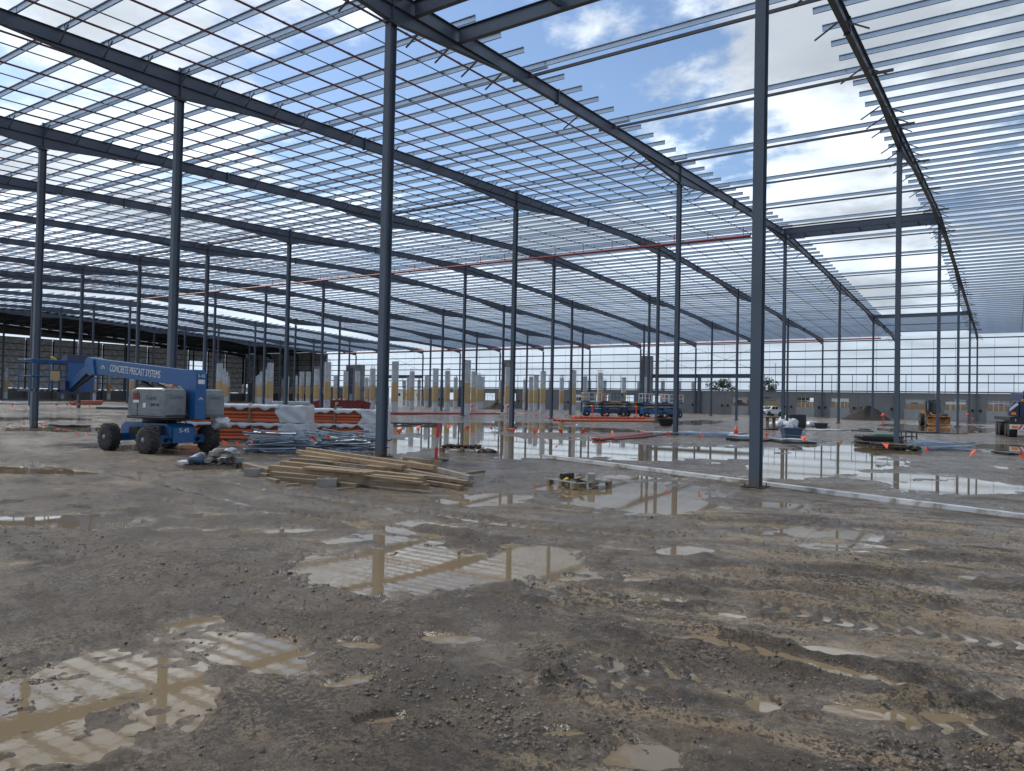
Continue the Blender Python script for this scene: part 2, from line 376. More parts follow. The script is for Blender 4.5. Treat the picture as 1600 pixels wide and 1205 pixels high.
# ------------------------------------------------------------------ ground: one sheet to the horizon, hollows filled with water
def vnoise(x, y, seed):
    xi = np.floor(x).astype(np.int64); yi = np.floor(y).astype(np.int64); fx = x-xi; fy = y-yi
    fx = fx*fx*fx*(fx*(fx*6-15)+10); fy = fy*fy*fy*(fy*(fy*6-15)+10)
    def hsh(a, b):
        n = (a*374761393 + b*668265263 + seed*1442695041) & 0xffffffff
        n = ((n ^ (n >> 13))*1274126177) & 0xffffffff
        return ((n ^ (n >> 16)) & 0xffff)/65535.
    a = hsh(xi, yi); b = hsh(xi+1, yi); c = hsh(xi, yi+1); d = hsh(xi+1, yi+1)
    return (a*(1-fx)+b*fx)*(1-fy) + (c*(1-fx)+d*fx)*fy
def fbm(x, y, seed, octv=4, gain=.5):
    s = 0; a = 1; t = 0
    for i in range(octv):
        s = s + a*vnoise(x*2**i+i*17.3, y*2**i+i*9.1, seed+i); t += a; a *= gain
    return s/t - .5
def sstep(a, b, v):
    t = np.clip((v-a)/(b-a), 0, 1); return t*t*(3-2*t)
# puddles of the photograph: (px, py, half width, half height, tilt deg)
PUD = [(680,884,290,52,2,1.5),(865,886,110,40,6,1.4),(760,780,90,14,0),(620,700,40,12,0,1.4),(95,815,150,15,0),(50,737,105,9,0),(95,1085,250,55,-12,.8),(60,1165,170,45,-8,.7),(265,1115,105,50,-25,.75),
       (385,1012,165,40,12,.8),(300,985,75,20,-14,.8),(1000,1185,90,32,0),(985,775,150,34,0,1.3),(905,760,60,16,0),(1290,722,135,29,-4,1.1),(1395,700,60,12,0),(1200,730,40,22,0),
       (1000,706,330,15,1,1.05),(860,694,200,7,0),(720,690,150,12,0,1.05),(700,672,130,10,0,1.3),(880,672,160,5,0),(790,663,150,4,0),(1085,660,50,5,0),(960,685,90,3,0),
       (1480,671,120,7,0),(1530,661,60,4,0),(1420,665,60,4,0),(1490,762,130,13,2,1.3),(1400,745,90,7,0),(1300,833,130,11,3),(1345,858,90,9,3),(1080,862,60,10,0),
       (1010,905,70,9,0),(1010,940,60,8,0),(600,735,0,0,0),(520,846,90,8,0),(640,822,100,8,0),(790,776,60,9,0),(1180,905,80,7,0),(1130,962,60,9,4),(1300,1020,70,10,6),
       (1190,1105,45,14,8),(1500,1120,70,10,5),(1350,1115,80,11,5),(1080,1000,70,9,0),(850,915,60,9,0),(560,905,60,9,0),(760,935,70,7,0),(560,1065,80,14,-14),(700,1000,50,8,0),
       (520,745,50,6,0),(330,805,80,6,0),(440,830,90,6,0),(230,700,90,4,0),(120,672,160,4,0),(60,655,120,3,0),(420,735,40,5,0),(300,830,60,6,0),(850,1075,60,9,0),
       (1500,905,60,7,3),(1430,880,60,6,3),(1560,700,60,7,0),(560,1010,50,8,0),(640,870,40,6,0),(1230,790,90,8,4),(880,1150,60,12,0),(600,1130,50,10,-8)]
TRK = [([(1150,880),(1350,905),(1620,935)], .28), ([(700,770),(900,800),(1250,825)], .22), ([(850,928),(1000,930),(1150,940),(1320,975),(1620,1012)], .26), ([(860,905),(1050,915),(1250,930),(1450,952),(1620,968)], .2),
       ([(940,1042),(1150,1075),(1330,1118),(1620,1160)], .30), ([(900,1070),(1120,1110),(1300,1150),(1500,1190)], .18),
       ([(190,742),(330,750),(470,775),(640,800),(830,826),(1100,846),(1620,888)], .22), ([(150,775),(300,790),(520,815),(760,850),(900,862)], .2),
       ([(980,800),(1200,812),(1620,850)], .24), ([(1000,985),(1250,1035),(1450,1075),(1620,1105)], .2), ([(0,720),(200,745),(420,800),(700,840)], .2), ([(1100,1000),(1300,1050),(1620,1130)], .16)]
def height(X, Y):
    X = np.asarray(X, float); Y = np.asarray(Y, float)
    P = np.stack([X, Y, np.zeros_like(X)], -1); px, py, z = proj(P)
    D = np.hypot(X, Y)
    near = 1-sstep(35, 80, D)
    mid = sstep(15, 26, D)*(1-sstep(75, 120, D))
    h = .034 - .012*mid + .060*fbm(X/5.5, Y/5.5, 11, 4) + .045*fbm(X/1.6, Y/1.6, 5, 4)*near + .030*fbm(X/.42, Y/.42, 31, 3)*(1-sstep(14, 34, D)) \
        + .034*fbm(X/.12, Y/.12, 57, 3)*(1-sstep(7, 18, D))
    su = gp(1620,1012)-gp(850,928); su.normalize(); U = X*su.x+Y*su.y; Vv = -X*su.y+Y*su.x
    zone = sstep(560, 1000, px)*sstep(770, 800, py)*(z > 1)
    streak = fbm(U/2.6, Vv/.20, 131, 4, .6); streak2 = fbm(U/.9, Vv/.09, 137, 3, .6)
    h = h + zone*(.040*streak + .028*streak2*(1-sstep(9, 22, D)))
    # ground away from the hollows stays above water, apart from a scatter of small wet dips
    h = np.maximum(h, .016 - .012*mid + (.030+.03*mid)*fbm(X/(.9+1.2*mid), Y/(.9+1.2*mid), 77, 5, .6))
    trk = np.zeros_like(h)
    for line, wd in TRK:
        pts = [gp(*q) for q in line]; best = np.full(h.shape, 1e9); al = np.zeros_like(h); acc = 0
        for a, b in zip(pts[:-1], pts[1:]):
            dx, dy = b.x-a.x, b.y-a.y; L = math.hypot(dx, dy)
            t = np.clip(((X-a.x)*dx+(Y-a.y)*dy)/(L*L), 0, 1); d = np.hypot(X-a.x-t*dx, Y-a.y-t*dy)
            m_ = d < best; best = np.where(m_, d, best); al = np.where(m_, acc+t*L, al); acc += L
        best = best + .10*fbm(X/.8, Y/.8, 91, 3)
        rut = np.exp(-(best/wd)**4)
        lug = .5+.5*np.sin(al*2*math.pi/.19 + 5*np.abs(best)/wd)
        brk = sstep(-.25, .02, fbm(X/1.3+5, Y/1.3, 41, 3))
        h = h + (-.030*rut + .036*np.exp(-((best-wd*1.35)/(wd*.45))**2) + .030*rut*(lug-.5)*near)*brk
        trk = np.maximum(trk, rut*brk)
    wob = fbm(X/1.0, Y/1.0, 23, 5, .6); wob3 = fbm(X/.28, Y/.28, 25, 3, .6)*(1-sstep(15, 40, D)); wob2 = fbm(X/4., Y/4., 29, 3)
    dep = np.zeros_like(h); low = np.zeros_like(h)
    for cx, cy, hw, hh, ti, *mu in PUD:
        if not hw: continue
        c, s = math.cos(math.radians(ti)), math.sin(math.radians(ti))
        u = ((px-cx)*c + (py-cy)*s)/hw; v = (-(px-cx)*s + (py-cy)*c)/hh
        q = 1-np.sqrt(u*u+v*v) + 1.25*wob + .5*wob2 + .5*wob3
        di = np.where(z > 1, sstep(-.10, .42, q), 0); dep = np.maximum(dep, di); low = np.maximum(low, di*(mu[0] if mu else 1.))
    h = h*(1-.50*dep) - .029*low
    far = sstep(150, 260, D); h = h*(1-far) + .03*far
    clay = np.clip(sstep(500, 1200, px)*.42*sstep(760, 860, py) + .15 + fbm(X/2.2, Y/2.2, 63, 4)*.9 - zone*streak*1.6, 0, 1)*(z > 1)
    return h, trk*(1-dep), clay, dep
def build_ground():
    fwd = math.atan2(FW[1], FW[0]); ax, ay = -FW[0]*3.0, -FW[1]*3.0
    ang = np.concatenate([np.linspace(-.78, .78, 1000), np.linspace(.78, 2*math.pi-.78, 60)[1:-1]]) + fwd
    rs = [.4, 1., 2., 3.2, 4.4, 5.2]
    while rs[-1] < 2500:
        D = max(rs[-1]-3.0, 1.); rs.append(rs[-1] + min(max(D*D/1150., .021), .09*D+.2))
    rs = np.array(rs); na, nr = len(ang), len(rs)
    A, Rr = np.meshgrid(ang, rs); X = ax + np.cos(A)*Rr; Y = ay + np.sin(A)*Rr
    h, trk, clay, dep = height(X, Y)
    V = np.stack([X, Y, h], -1).reshape(-1, 3)
    V = np.concatenate([V, [[ax, ay, .03]]])
    i = np.arange(nr-1)[:, None]*na; j = np.arange(na)[None, :]; j2 = (j+1) % na
    Q = np.stack([i+j, i+na+j, i+na+j2, i+j2], -1).reshape(-1, 4)
    ctr = len(V)-1
    T = np.stack([np.full(na, ctr), np.arange(na), (np.arange(na)+1) % na], -1)
    me = bpy.data.meshes.new('ground')
    me.vertices.add(len(V)); me.vertices.foreach_set('co', V.ravel())
    me.loops.add(Q.size+T.size); me.loops.foreach_set('vertex_index', np.concatenate([Q.ravel(), T.ravel()]))
    me.polygons.add(len(Q)+len(T))
    me.polygons.foreach_set('loop_start', np.concatenate([np.arange(len(Q))*4, Q.size+np.arange(len(T))*3]))
    me.polygons.foreach_set('use_smooth', np.ones(len(Q)+len(T), bool))
    me.update(); me.validate()
    wet = sstep(.050, .004, h)
    for nm, a in (('wet', wet), ('track', trk), ('clay', clay)):
        at = me.attributes.new(nm, 'FLOAT', 'POINT'); at.data.foreach_set('value', np.concatenate([a.ravel(), [0]]).astype(np.float32))
    me.materials.append(M['mud'])
    return struct(link('ground', me)), rs.size*na
ground, _n = build_ground()
wb = MB(); n_ = 96
wb.add([(0, 40, 0)] + [(220*math.cos(2*math.pi*k/n_)-40, 40+220*math.sin(2*math.pi*k/n_), 0) for k in range(n_)], [(0, k+1, (k+1) % n_+1) for k in range(n_)])
struct(wb.build('water', M['water']))

def scatter_clods():
    r = np.random.default_rng(3)
    n = 260000
    D = 4.0 + 26*r.random(n)**1.7; a = (r.random(n)-.5)*1.45 + math.atan2(FW[1], FW[0])
    X = np.cos(a)*D; Y = np.sin(a)*D
    px, py, z = proj(np.stack([X, Y, np.zeros(n)], -1))
    den = .02 + .95*sstep(.09, .26, fbm(X/1.5, Y/1.5, 101, 5, .6))
    for (x0, y0, x1, y1, wd, k) in ((60,850,560,940,40,.9),(400,930,760,1100,70,.9),(820,918,1010,945,14,2.6),(640,1120,1000,1150,50,.8),(560,800,900,830,20,.6),(980,1090,1060,1140,32,1.1),(0,840,120,870,24,.9),(1000,820,1500,870,22,.5),(180,1000,330,1010,20,.5)):
        t = np.clip(((px-x0)*(x1-x0)+(py-y0)*(y1-y0))/((x1-x0)**2+(y1-y0)**2), 0, 1); d = np.hypot(px-x0-t*(x1-x0), (py-y0-t*(y1-y0))*1.6)
        den = np.maximum(den, k*np.exp(-(d/wd)**2)*(.25+2.2*np.clip(fbm(X/.6, Y/.6, 9, 4, .6)+.1, 0, 1)))
    keep = r.random(n) < den*.34
    X, Y = X[keep], Y[keep]
    h, _, _, dep = height(X, Y); k2 = h > -.006; X, Y, h = X[k2], Y[k2], h[k2]
    m = len(X); s = .0035 + .015*r.random(m)**3.4; s = s*np.where(r.random(m) < .012, 1.7, 1)
    me_all = []
    bm = bmesh.new(); bmesh.ops.create_icosphere(bm, subdivisions=1, radius=1)
    ico = (np.array([v.co for v in bm.verts]), np.array([[v.index for v in f.verts] for f in bm.faces])); bm.free()
    octa = (np.array([(1,0,0),(0,1,0),(-1,0,0),(0,-1,0),(0,0,1)], float), np.array([(0,1,4),(1,2,4),(2,3,4),(3,0,4)]))
    Vs, Fs, off = [], [], 0
    for (iv, it), sel in ((ico, s > .0085), (octa, s <= .0085)):
        q = np.where(sel)[0]; c = len(q)
        th = r.random(c)*6.28; R = np.stack([np.stack([np.cos(th), -np.sin(th)], -1), np.stack([np.sin(th), np.cos(th)], -1)], 1)
        V = iv[None]*(1+.75*(r.random((c, len(iv), 1))-.5))*(s[q][:, None, None]*(.6+.8*r.random((c, 1, 3))))
        V[..., :2] = np.einsum('nij,nkj->nki', R, V[..., :2]); V[..., 2] *= .75
        V = V + np.stack([X[q], Y[q], h[q] + s[q]*.12], -1)[:, None]
        Fs.append((it[None] + (np.arange(c)*len(iv))[:, None, None]).reshape(-1, 3)+off); Vs.append(V.reshape(-1, 3)); off += c*len(iv)
    V = np.concatenate(Vs); Fc = np.concatenate(Fs)
    me = bpy.data.meshes.new('gravel_clods'); me.vertices.add(len(V)); me.vertices.foreach_set('co', V.ravel())
    me.loops.add(Fc.size); me.loops.foreach_set('vertex_index', Fc.ravel()); me.polygons.add(len(Fc)); me.polygons.foreach_set('loop_start', np.arange(len(Fc))*3)
    me.update(); me.materials.append(mat('clod', (.060,.052,.045), .6, 0, .6, 9, dirt=(.17,.138,.105), dscale=13, dlo=.42, dhi=.60))
    o = link('gravel_clods', me); tag(o, 'dark loose stones and mud clods strewn over the wet ground', 'gravel', kind='stuff'); return len(Fc)
n_clods = scatter_clods()
def gz(x, y): return float(height(np.array([x]), np.array([y]))[0][0])
print('ground verts', _n, 'clods', n_clods)

# ------------------------------------------------------------------ the warehouse frame
WB, LB, X0, Y0 = 11.92, 25.18, -4.963, 17.563          # row spacing, bay length, first row, first column line
RX = lambda k: X0 - k*WB
CYL = lambda j: Y0 + j*LB
RIDGE = CYL(2); YE0, YE1 = CYL(-1), CYL(5)
def Ht(y): return 16.33 - 1.1*abs(y-RIDGE)/LB           # underside of the haunches = column heads
RT_ = 1.12                                             # rafter top above that
PS = LB/16                                             # purlin spacing
PB = lambda y: Ht(y) + RT_ + .004                      # purlin seat
frame = thing('warehouse_frame', 'grey steel portal frame of a huge unfinished warehouse with open purlin roof', 'building frame', (0, 0, 0))
LASTK = 13                                             # beyond this row the roof is already sheeted
ROWS = range(-1, 17)

def column_mesh(H):
    b = MB(); bf, d, tf, tw = .235, .31, .016, .011
    z0 = -.12
    for s in (-1, 1): b.box((0, s*(d-tf)/2, (H+z0)/2), (bf, tf, H-z0))
    b.box((0, 0, (H+z0)/2), (tw, d-2*tf, H-z0))
    return b.mesh('column', M['column'])
cap_me = MB().box((0,0,-.015), (.30,.46,.03)).box((0,-.19,.10),(.012,.06,.2)).mesh('cap_plate', M['steel'])
plate_b = MB().box((0,0,.05), (.52,.56,.035))
for sx in (-1,1):
    for sy in (-1,1): plate_b.tube([(sx*.19, sy*.21, .03), (sx*.19, sy*.21, .13)], .014, 6)
plate_me = plate_b.mesh('base_plate', M['dark'])
pad_me = MB().box((0,0,0), (.62,.66,.07)).mesh('grout_pad', M['block'])
col_me = {j: column_mesh(Ht(CYL(j))) for j in range(0, 6)}
for k in ROWS:
    for j in range(0, 6):
        if k < 0 and j < 1: continue
        c = link('column', col_me[j], frame, (RX(k), CYL(j), 0))
        link('cap_plate', cap_me, c, (0, 0, Ht(CYL(j))))
        if k <= 6: link('base_plate', plate_me, c); link('grout_pad', pad_me, c)

def rafter_mesh():
    b = MB(); HL, dep, hd, bf, tf = 6.5, .53, 1.06, .21, .016
    ys = [YE0]
    for j in range(-1, 6):
        for y in (CYL(j)-HL, CYL(j), CYL(j)+HL):
            if YE0 < y < YE1: ys.append(y)
    ys.append(YE1); top = lambda y: Ht(y)+RT_
    b.strip([(y, top(y)-tf, top(y)) for y in ys], -bf/2, bf/2)
    b.strip([(y, top(y)-dep+tf, top(y)-tf) for y in ys], -.006, .006)
    b.strip([(y, top(y)-dep, top(y)-dep+tf) for y in ys], -bf/2, bf/2)
    for j in range(-1, 6):
        c = CYL(j); a0, a1 = max(c-HL, YE0), min(c+HL, YE1)
        st = [(a0, 0)] if a0 > YE0 else []
        st = ([(a0, dep)] if a0 < c else []) + [(c, hd)] + ([(a1, dep)] if a1 > c else [])
        if len(st) < 2: continue
        b.strip([(y, top(y)-q+.012, top(y)-dep-.001) for y, q in st], -.007, .007)
        b.strip([(y, top(y)-q-.006, top(y)-q+.012) for y, q in st], -bf/2, bf/2)
        for s in (-1, 1): b.box((s*.062, c, top(c)-.55), (.098, .014, 1.02))       # stiffeners over the column
        b.box((0, c, top(c)+.10), (.10, .12, .22))                                  # cleat on top
    for j in range(-1, 5):
        y = CYL(j)+LB*.42; b.box((0, y, top(y)-.27), (.24, .05, .66))                # bolted splice
    return b.mesh('rafter', M['rafter'])
raf = rafter_mesh()
for k in ROWS: link('rafter', raf, frame, (RX(k), 0, 0))

# purlins: channel sections on top of the rafters, web facing along the building
def purlin_mesh(length, name='purlin'):
    t, hgt, fl = .005, .205, .06
    poly = [(0,0),(fl,0),(fl,.02),(fl-t,.02),(fl-t,t),(t,t),(t,hgt-t),(-fl+t,hgt-t),(-fl+t,hgt-.02),(-fl,hgt-.02),(-fl,hgt),(0,hgt)]
    return MB().prism(poly, 0, 0, length).mesh(name, M['galv'])
OV = .95
open_bays = (0, 9)                                     # bays between row k+1 and row k with no purlins yet
bay_purlin = {}
NP = [n for n in range(-16, 81)]
YP = lambda n: CYL(0) + .1 + n*PS
far_b = MB(); indiv = 0
def far_purlin(x0, x1, y, z):
    t = .006; hgt, fl = .205, .055
    far_b.box(((x0+x1)/2, y, z+hgt/2), (x1-x0, t, hgt)); far_b.box(((x0+x1)/2, y+fl/2, z+t/2), (x1-x0, fl, t)); far_b.box(((x0+x1)/2, y-fl/2, z+hgt-t/2), (x1-x0, fl, t))
pm_full = purlin_mesh(WB+.3); pm_stub = purlin_mesh(WB+OV+.15)
for k in range(-1, LASTK):
    xa, xb = RX(k+1), RX(k)
    if k in open_bays: continue
    sl = xa - (OV if k+1 in open_bays or k == -1 else .15)       # overhang past a rafter beside an open bay
    sr = xb + (OV if k-1 in open_bays else .15)
    for n in NP:
        y = YP(n)
        if y > YE1-.1: continue
        big = k in (-1, 1, 2) and -3 <= n <= 78 or (k == 3 and -2 <= n <= 52)
        if big and indiv < 300:
            indiv += 1
            o = link('purlin', pm_stub if (sr-sl) > WB+.5 else pm_full, frame, (sl, y+.014*(k%2), PB(y)+.005*(k%2)))
        else: far_purlin(sl, sr, y+.014*(k%2), PB(y)+.005*(k%2))
        if n % 5 == 0 and 1 <= k <= 8: far_purlin(sl, sr, y+.22+.014*(k%2), PB(y)+.001+.005*(k%2))
o = far_b.build('roof_purlins', M['galv'], frame); stuff(o)
# members that cross the open bay between the two near rows
strut_me = MB().box((WB/2, 0, 0), (WB-.03, .16, .13)).mesh('roof_strut', M['strut'])
long_p = purlin_mesh(WB+2*OV, 'purlin')
long_tube = MB().box(((WB+1.6)/2, 0, 0), (WB+1.6, .09, .11)).mesh('roof_strut', M['strut'])
for n in NP:
    y = YP(n)
    if n < 0 or y > YE1-6: continue
    if n % 5 == 0:
        link('purlin', long_p, frame, (RX(1)-OV, y+.03, PB(y)+.011))
        link('roof_strut', long_tube, frame, (RX(1)-.8, y+.30, PB(y)-.12))
    elif y > CYL(4)+2.:
        link('purlin', pm_full, frame, (RX(1)-.15, y+.03, PB(y)+.011))
def ibeam(L, d=.5, bf=.2):
    return MB().box((L/2,0,d/2),(L,.012,d)).box((L/2,0,d+.008),(L,bf,.016)).box((L/2,0,-.008),(L,bf,.016))
heavy = ibeam(WB-.24)
tie = heavy.mesh('tie_beam', M['rafter'])
for yy in (CYL(0)+1.0, CYL(0)+3.4): link('tie_beam', tie, frame, (RX(1)+.12, yy, Ht(yy)+RT_-.54))
link('tie_beam', MB().bar((RX(1)+4.4, CYL(0)+1.0, Ht(CYL(0))+RT_-.3), (RX(1)+4.4, CYL(0)+3.3, Ht(CYL(0)+3.3)+RT_-.3), .15, .3).mesh('tie_beam', M['rafter']), frame)
for yy in (RIDGE-1.1, RIDGE+.9, CYL(4)-.2): link('tie_beam', tie, frame, (RX(1)+.12, yy, Ht(yy)+RT_-.50))
for s in range(5): link('tie_beam', MB().bar((RX(1)+1.6+s*2.2, RIDGE-1.0, PB(RIDGE)-.4), (RX(1)+1.6+s*2.2, RIDGE+.8, PB(RIDGE)-.4), .1, .14).mesh('tie_beam', M['rafter']), frame)
# wide roof tie beams and rod bracing in the other bays
for k in (2, 4, 5, 6, 8):
    for yy in (CYL(1)-.6, CYL(3)+.4):
        link('roof_strut', strut_me, frame, (RX(k+1)+.015, yy, Ht(yy)+RT_-.2))
def rod(p, q, r=.012, name='brace_rod'):
    return MB().tube([p, q], r, 5).build(name, M['brace'], frame)
for k, j in ((4,0),(4,1),(5,2),(6,1),(10,3)):
    y0, y1 = CYL(j)+.3, CYL(j+1)-.3
    rod((RX(k), y0, Ht(y0)+.75), (RX(k+1), (y0+y1)/2, Ht((y0+y1)/2)+.7)); rod((RX(k+1), y0, Ht(y0)+.75), (RX(k), (y0+y1)/2, Ht((y0+y1)/2)+.7))

# bridging lines clipped between the purlins
def bridging_mesh(fine):
    b = MB(); pts = [YE0+.5, RIDGE, YE1-.4]
    b.tube([(0, y, PB(y)+.07) for y in pts], .027, 4, False)
    if fine:
        for n in NP:
            y = YP(n)
            if 0 < n < 78: b.box((0, y-.06, PB(y)+.10), (.07, .04, .13))
    return b.mesh('bridging_line', M['brace'])
brf, brc = bridging_mesh(True), bridging_mesh(False)
for k in range(-1, LASTK):
    if k in open_bays: continue
    for q in ((.5,) if k == -1 else (.2, .47, .74)): link('bridging_line', brf if k < 6 else brc, frame, (RX(k+1)+q*WB, 0, 0))

# fly braces: loose ones hang off the two near rows, the rest run up to the purlins
loose_l = MB().bar((-.10,0,0), (-.88,0,-.46), .055, .045).mesh('fly_brace', M['brace'])
loose_r = MB().bar((.10,0,0), (.86,0,-.44), .055, .045).mesh('fly_brace', M['brace'])
fixed = MB().bar((.012,0,-.48), (.62,0,.03), .045, .04).mesh('fly_brace', M['brace'])
fb = MB(); cnt = 0
for n in NP:
    y = YP(n)
    if y < 12 or y > YE1-.3: continue
    zt = Ht(y)+RT_; nearcol = min(abs(y-CYL(j)) for j in range(6)) < 7.2
    dz = -.50 if not nearcol else -.62
    if n % 5:
        if (nearcol or n % 3 == 0):
            link('fly_brace', loose_l, frame, (RX(0), y, zt+dz)); link('fly_brace', loose_r, frame, (RX(0), y+.1, zt+dz)); cnt += 2
        if (nearcol or n % 4 == 0): link('fly_brace', loose_l, frame, (RX(1), y, zt+dz)); cnt += 1
    for k in range(2, LASTK+1):
        if k-1 in open_bays: continue
        if n % 2 and not nearcol: continue
        if k <= 3 and cnt < 300: link('fly_brace', fixed, frame, (RX(k), y-.08, zt)); cnt += 1
        else: fb.bar((RX(k)+.012, y-.08, zt-.48), (RX(k)+.62, y-.08, zt+.03), .045, .04)
stuff(fb.build('roof_braces', M['brace'], frame))

# sprinkler pipework under the purlins
spr = thing('sprinkler_pipework', 'red sprinkler main with thin dark red branch pipes under the open roof', 'pipework')
def branch_mesh(y0, y1, fine=True):
    b = MB(); z = lambda y: PB(y)-.07
    b.tube([(0, y0, z(y0)), (0, y1, z(y1))], .040, 6)
    if fine:
        y = y0+1.2
        while y < y1:
            b.tube([(0, y, z(y)), (0, y, z(y)-.16)], .012, 4); b.box((0, y+1.4, z(y+1.4)), (.07, .12, .07)); y += 3.1
    return b
brm = branch_mesh(2, 48.5).mesh('branch_pipe', M['redpipe_dark']); brm2 = branch_mesh(6, 56, False).mesh('branch_pipe', M['redpipe_dark'])
short = MB().tube([(0, 138.2, PB(138.2)-.07), (0, 131.5, PB(131.5)-.07)], .022, 5).mesh('branch_pipe', M['redpipe'])
for k in range(1, 10):
    if k in open_bays: continue
    for q in (.13, .37, .61, .86): link('branch_pipe', brm if k < 5 else brm2, spr, (RX(k+1)+q*WB, 0, 0))
ym, zm = 60.3, 15.6
MB().tube([(-17.7, ym, zm), (-109, ym-.6, zm)], .105, 10).build('main_pipe', M['redpipe'], spr)
for i in range(30): MB().tube([(-18.3-i*2.95, ym, zm), (-18.3-i*2.95, ym, zm+.85)], .03, 6).build('riser', M['redpipe'], spr)
MB().tube([(-18.6, 138.6, 13.62), (-162, 138.6, 13.45)], .12, 10).build('main_pipe', M['redpipe'], spr)
for i in range(48):
    x = -19-i*2.95; MB().tube([(x, 138.6, 13.6), (x, 138.6, PB(138.6)+.0)], .03, 5).build('riser', M['redpipe'], spr)
    if i < 30: link('branch_pipe', short, spr, (x, .1, 0))

# ------------------------------------------------------------------ far wall: precast panels below, open girts above
YW = CYL(5) + .28
girt_me = MB().box((WB/2, 0, 0), (WB-.02, .10, .20)).mesh('girt', M['steel'])
thin_me = MB().tube([(0,0,4.6),(0,0,13.6)], .022, 4).mesh('girt_bridging', M['brace'])
mull_me = MB().box((0,0,6.1), (.09,.10,3.1)).mesh('mullion', M['steel'])
for k in range(-3, 13):
    for z in (4.75, 6.32, 7.72, 9.13, 10.54, 12.05, 13.72):
        if 3 <= k <= 4 and z in (7.72,): continue
        link('girt', girt_me, frame, (RX(k+1), YW, z))
    for q in (.2, .47, .74): link('girt_bridging', thin_me, frame, (RX(k+1)+q*WB, YW+.08, 0))
    if k not in (3, 4):
        for q in (.13, .42, .62, .9): link('mullion', mull_me, frame, (RX(k+1)+q*WB, YW-.07, 0))
    if k in (4, 3, 10):
        rod((RX(k+1)+.2, YW-.12, 8.6), (RX(k)-.2, YW-.12, 12.9), .03); rod((RX(k)-.2, YW-.14, 8.6), (RX(k+1)+.2, YW-.14, 12.9), .03)
head = ibeam(WB*2-.4, .75, .3).mesh('door_beam', M['steel'])
link('door_beam', head, frame, (RX(5)+.2, YW-.15, 7.1))
jamb = MB().box((0,0,3.5),(.6,.5,7.15)).mesh('door_jamb', M['steel'])
for k in (5, 4, 3): link('door_jamb', jamb, frame, (RX(k)+(-.75 if k == 3 else .75), YW-.1, 0))
h2 = ibeam(WB-.3, .75, .3).mesh('door_beam', M['steel'])
link('door_beam', h2, frame, (RX(11)+.15, YW-.15, 7.0))
wall = thing('precast_wall', 'long low grey precast concrete wall with square window openings at the far side', 'wall', (0, YW+.2, 0))
def panel(wd, ht, th, win=None):
    b = MB()
    if not win: b.box((wd/2, 0, ht/2-.1), (wd-.03, th, ht+.2)); return b.mesh('wall_panel', M['precast'])
    x0, x1, z0, z1 = win
    b.box((x0/2+.007, 0, ht/2-.1), (x0-.015, th, ht+.2)); b.box(((x1+wd)/2-.007, 0, ht/2-.1), (wd-x1-.015, th, ht+.2))
    b.box(((x0+x1)/2, 0, z0/2-.1), (x1-x0, th, z0+.2)); b.box(((x0+x1)/2, 0, (z1+ht)/2), (x1-x0, th, ht-z1))
    return b.mesh('wall_panel', M['precast'])
p_plain = panel(WB/2, 4.55, .2); p_win = panel(WB/2, 4.55, .2, (1.5, 4.4, 1.75, 3.45))
sill_me = MB().box((2.95, -.16, .88), (3.3, .12, 1.7)).mesh('infill_panel', M['precast_light'])
bar_me = MB()
for i in range(3): bar_me.box((1.5+.75+i*.72, 0, 2.6), (.06, .06, 1.7))
bar_me.box((2.95, 0, 2.95), (2.9, .06, .06)); bar_me = bar_me.mesh('window_frame', M['white'])
box_me = MB().bev((0,0,0), (.34,.2,.42), .03).mesh('junction_box', M['black'])
for k in range(-3, 13):
    if k in (10,): continue
    for hlf in (0, 1):
        if k in (2, 3) and hlf == 0 and k == 3: pass
        win = (k*2+hlf) % 3 != 0 or k in (0, -1)
        p = link('wall_panel', p_win if win else p_plain, wall, (RX(k+1)+hlf*WB/2, 0, 0))
        if win:
            link('infill_panel', sill_me, p)
            if (k+hlf) % 2: link('window_frame', bar_me, p)
        for q in (.5, 5.3): link('junction_box', box_me, wall, (RX(k+1)+hlf*WB/2+q, -.21, 1.75))
# tall precast shafts standing at the far wall
for i, (px_, wd, top) in enumerate(((1007, 2.3, 11.6), (791, 2.5, 11.2), (551, 5.6, 10.6))):
    p = on_y(px_, 600, YW-1.6)
    t = thing('precast_shaft', ('tall dark precast shaft with recessed panels behind the parked scissor lifts', 'tall dark precast shaft standing between the sleeved columns by the wall', 'wide tall dark precast shaft behind the maroon skip')[i], 'concrete shaft', (p.x, YW-1.6, 0))
    MB().box((0, .9, top/2-.05), (wd, 1.6, top+.1)).build('core', M['precast'], t)
    for s in range(4):
        MB().box((-wd*.22, .07, 1.5+s*(top-1.)/4), (wd*.38, .08, (top-1.6)/4-.1)).build('recess_panel', M['precast_light'] if s == 0 else M['steel'], t)
    MB().box((wd*.3, .06, top/2), (.12, .12, top)).build('rib', M['precast'], t)

# sheeted end of the building on the left: roof skin, foil-backed walls
XS = RX(LASTK); XE = RX(16)-.4
rs = MB()
for a, b_ in ((YE0+20, RIDGE), (RIDGE, YE1+.5)):
    z0, z1 = PB(a)+.27, PB(b_)+.27
    rs.add([(XE, a, z0), (XS+.4, a, z0), (XS+.4, b_, z1), (XE, b_, z1), (XE, a, z0+.05), (XS+.4, a, z0+.05), (XS+.4, b_, z1+.05), (XE, b_, z1+.05)], [(0,3,2,1),(4,5,6,7),(0,1,5,4),(1,2,6,5),(2,3,7,6),(3,0,4,7)])
rs.build('roof_sheeting', M['sheet'], frame)
pf = MB()
for k in range(LASTK, 16):
    for n in range(-2, 80, 2):
        y = YP(n); pf.box(((RX(k)+RX(k+1))/2, y, PB(y)+.125), (WB-.1, .07, .24))
stuff(pf.build('roof_purlins', M['rafter'], frame))
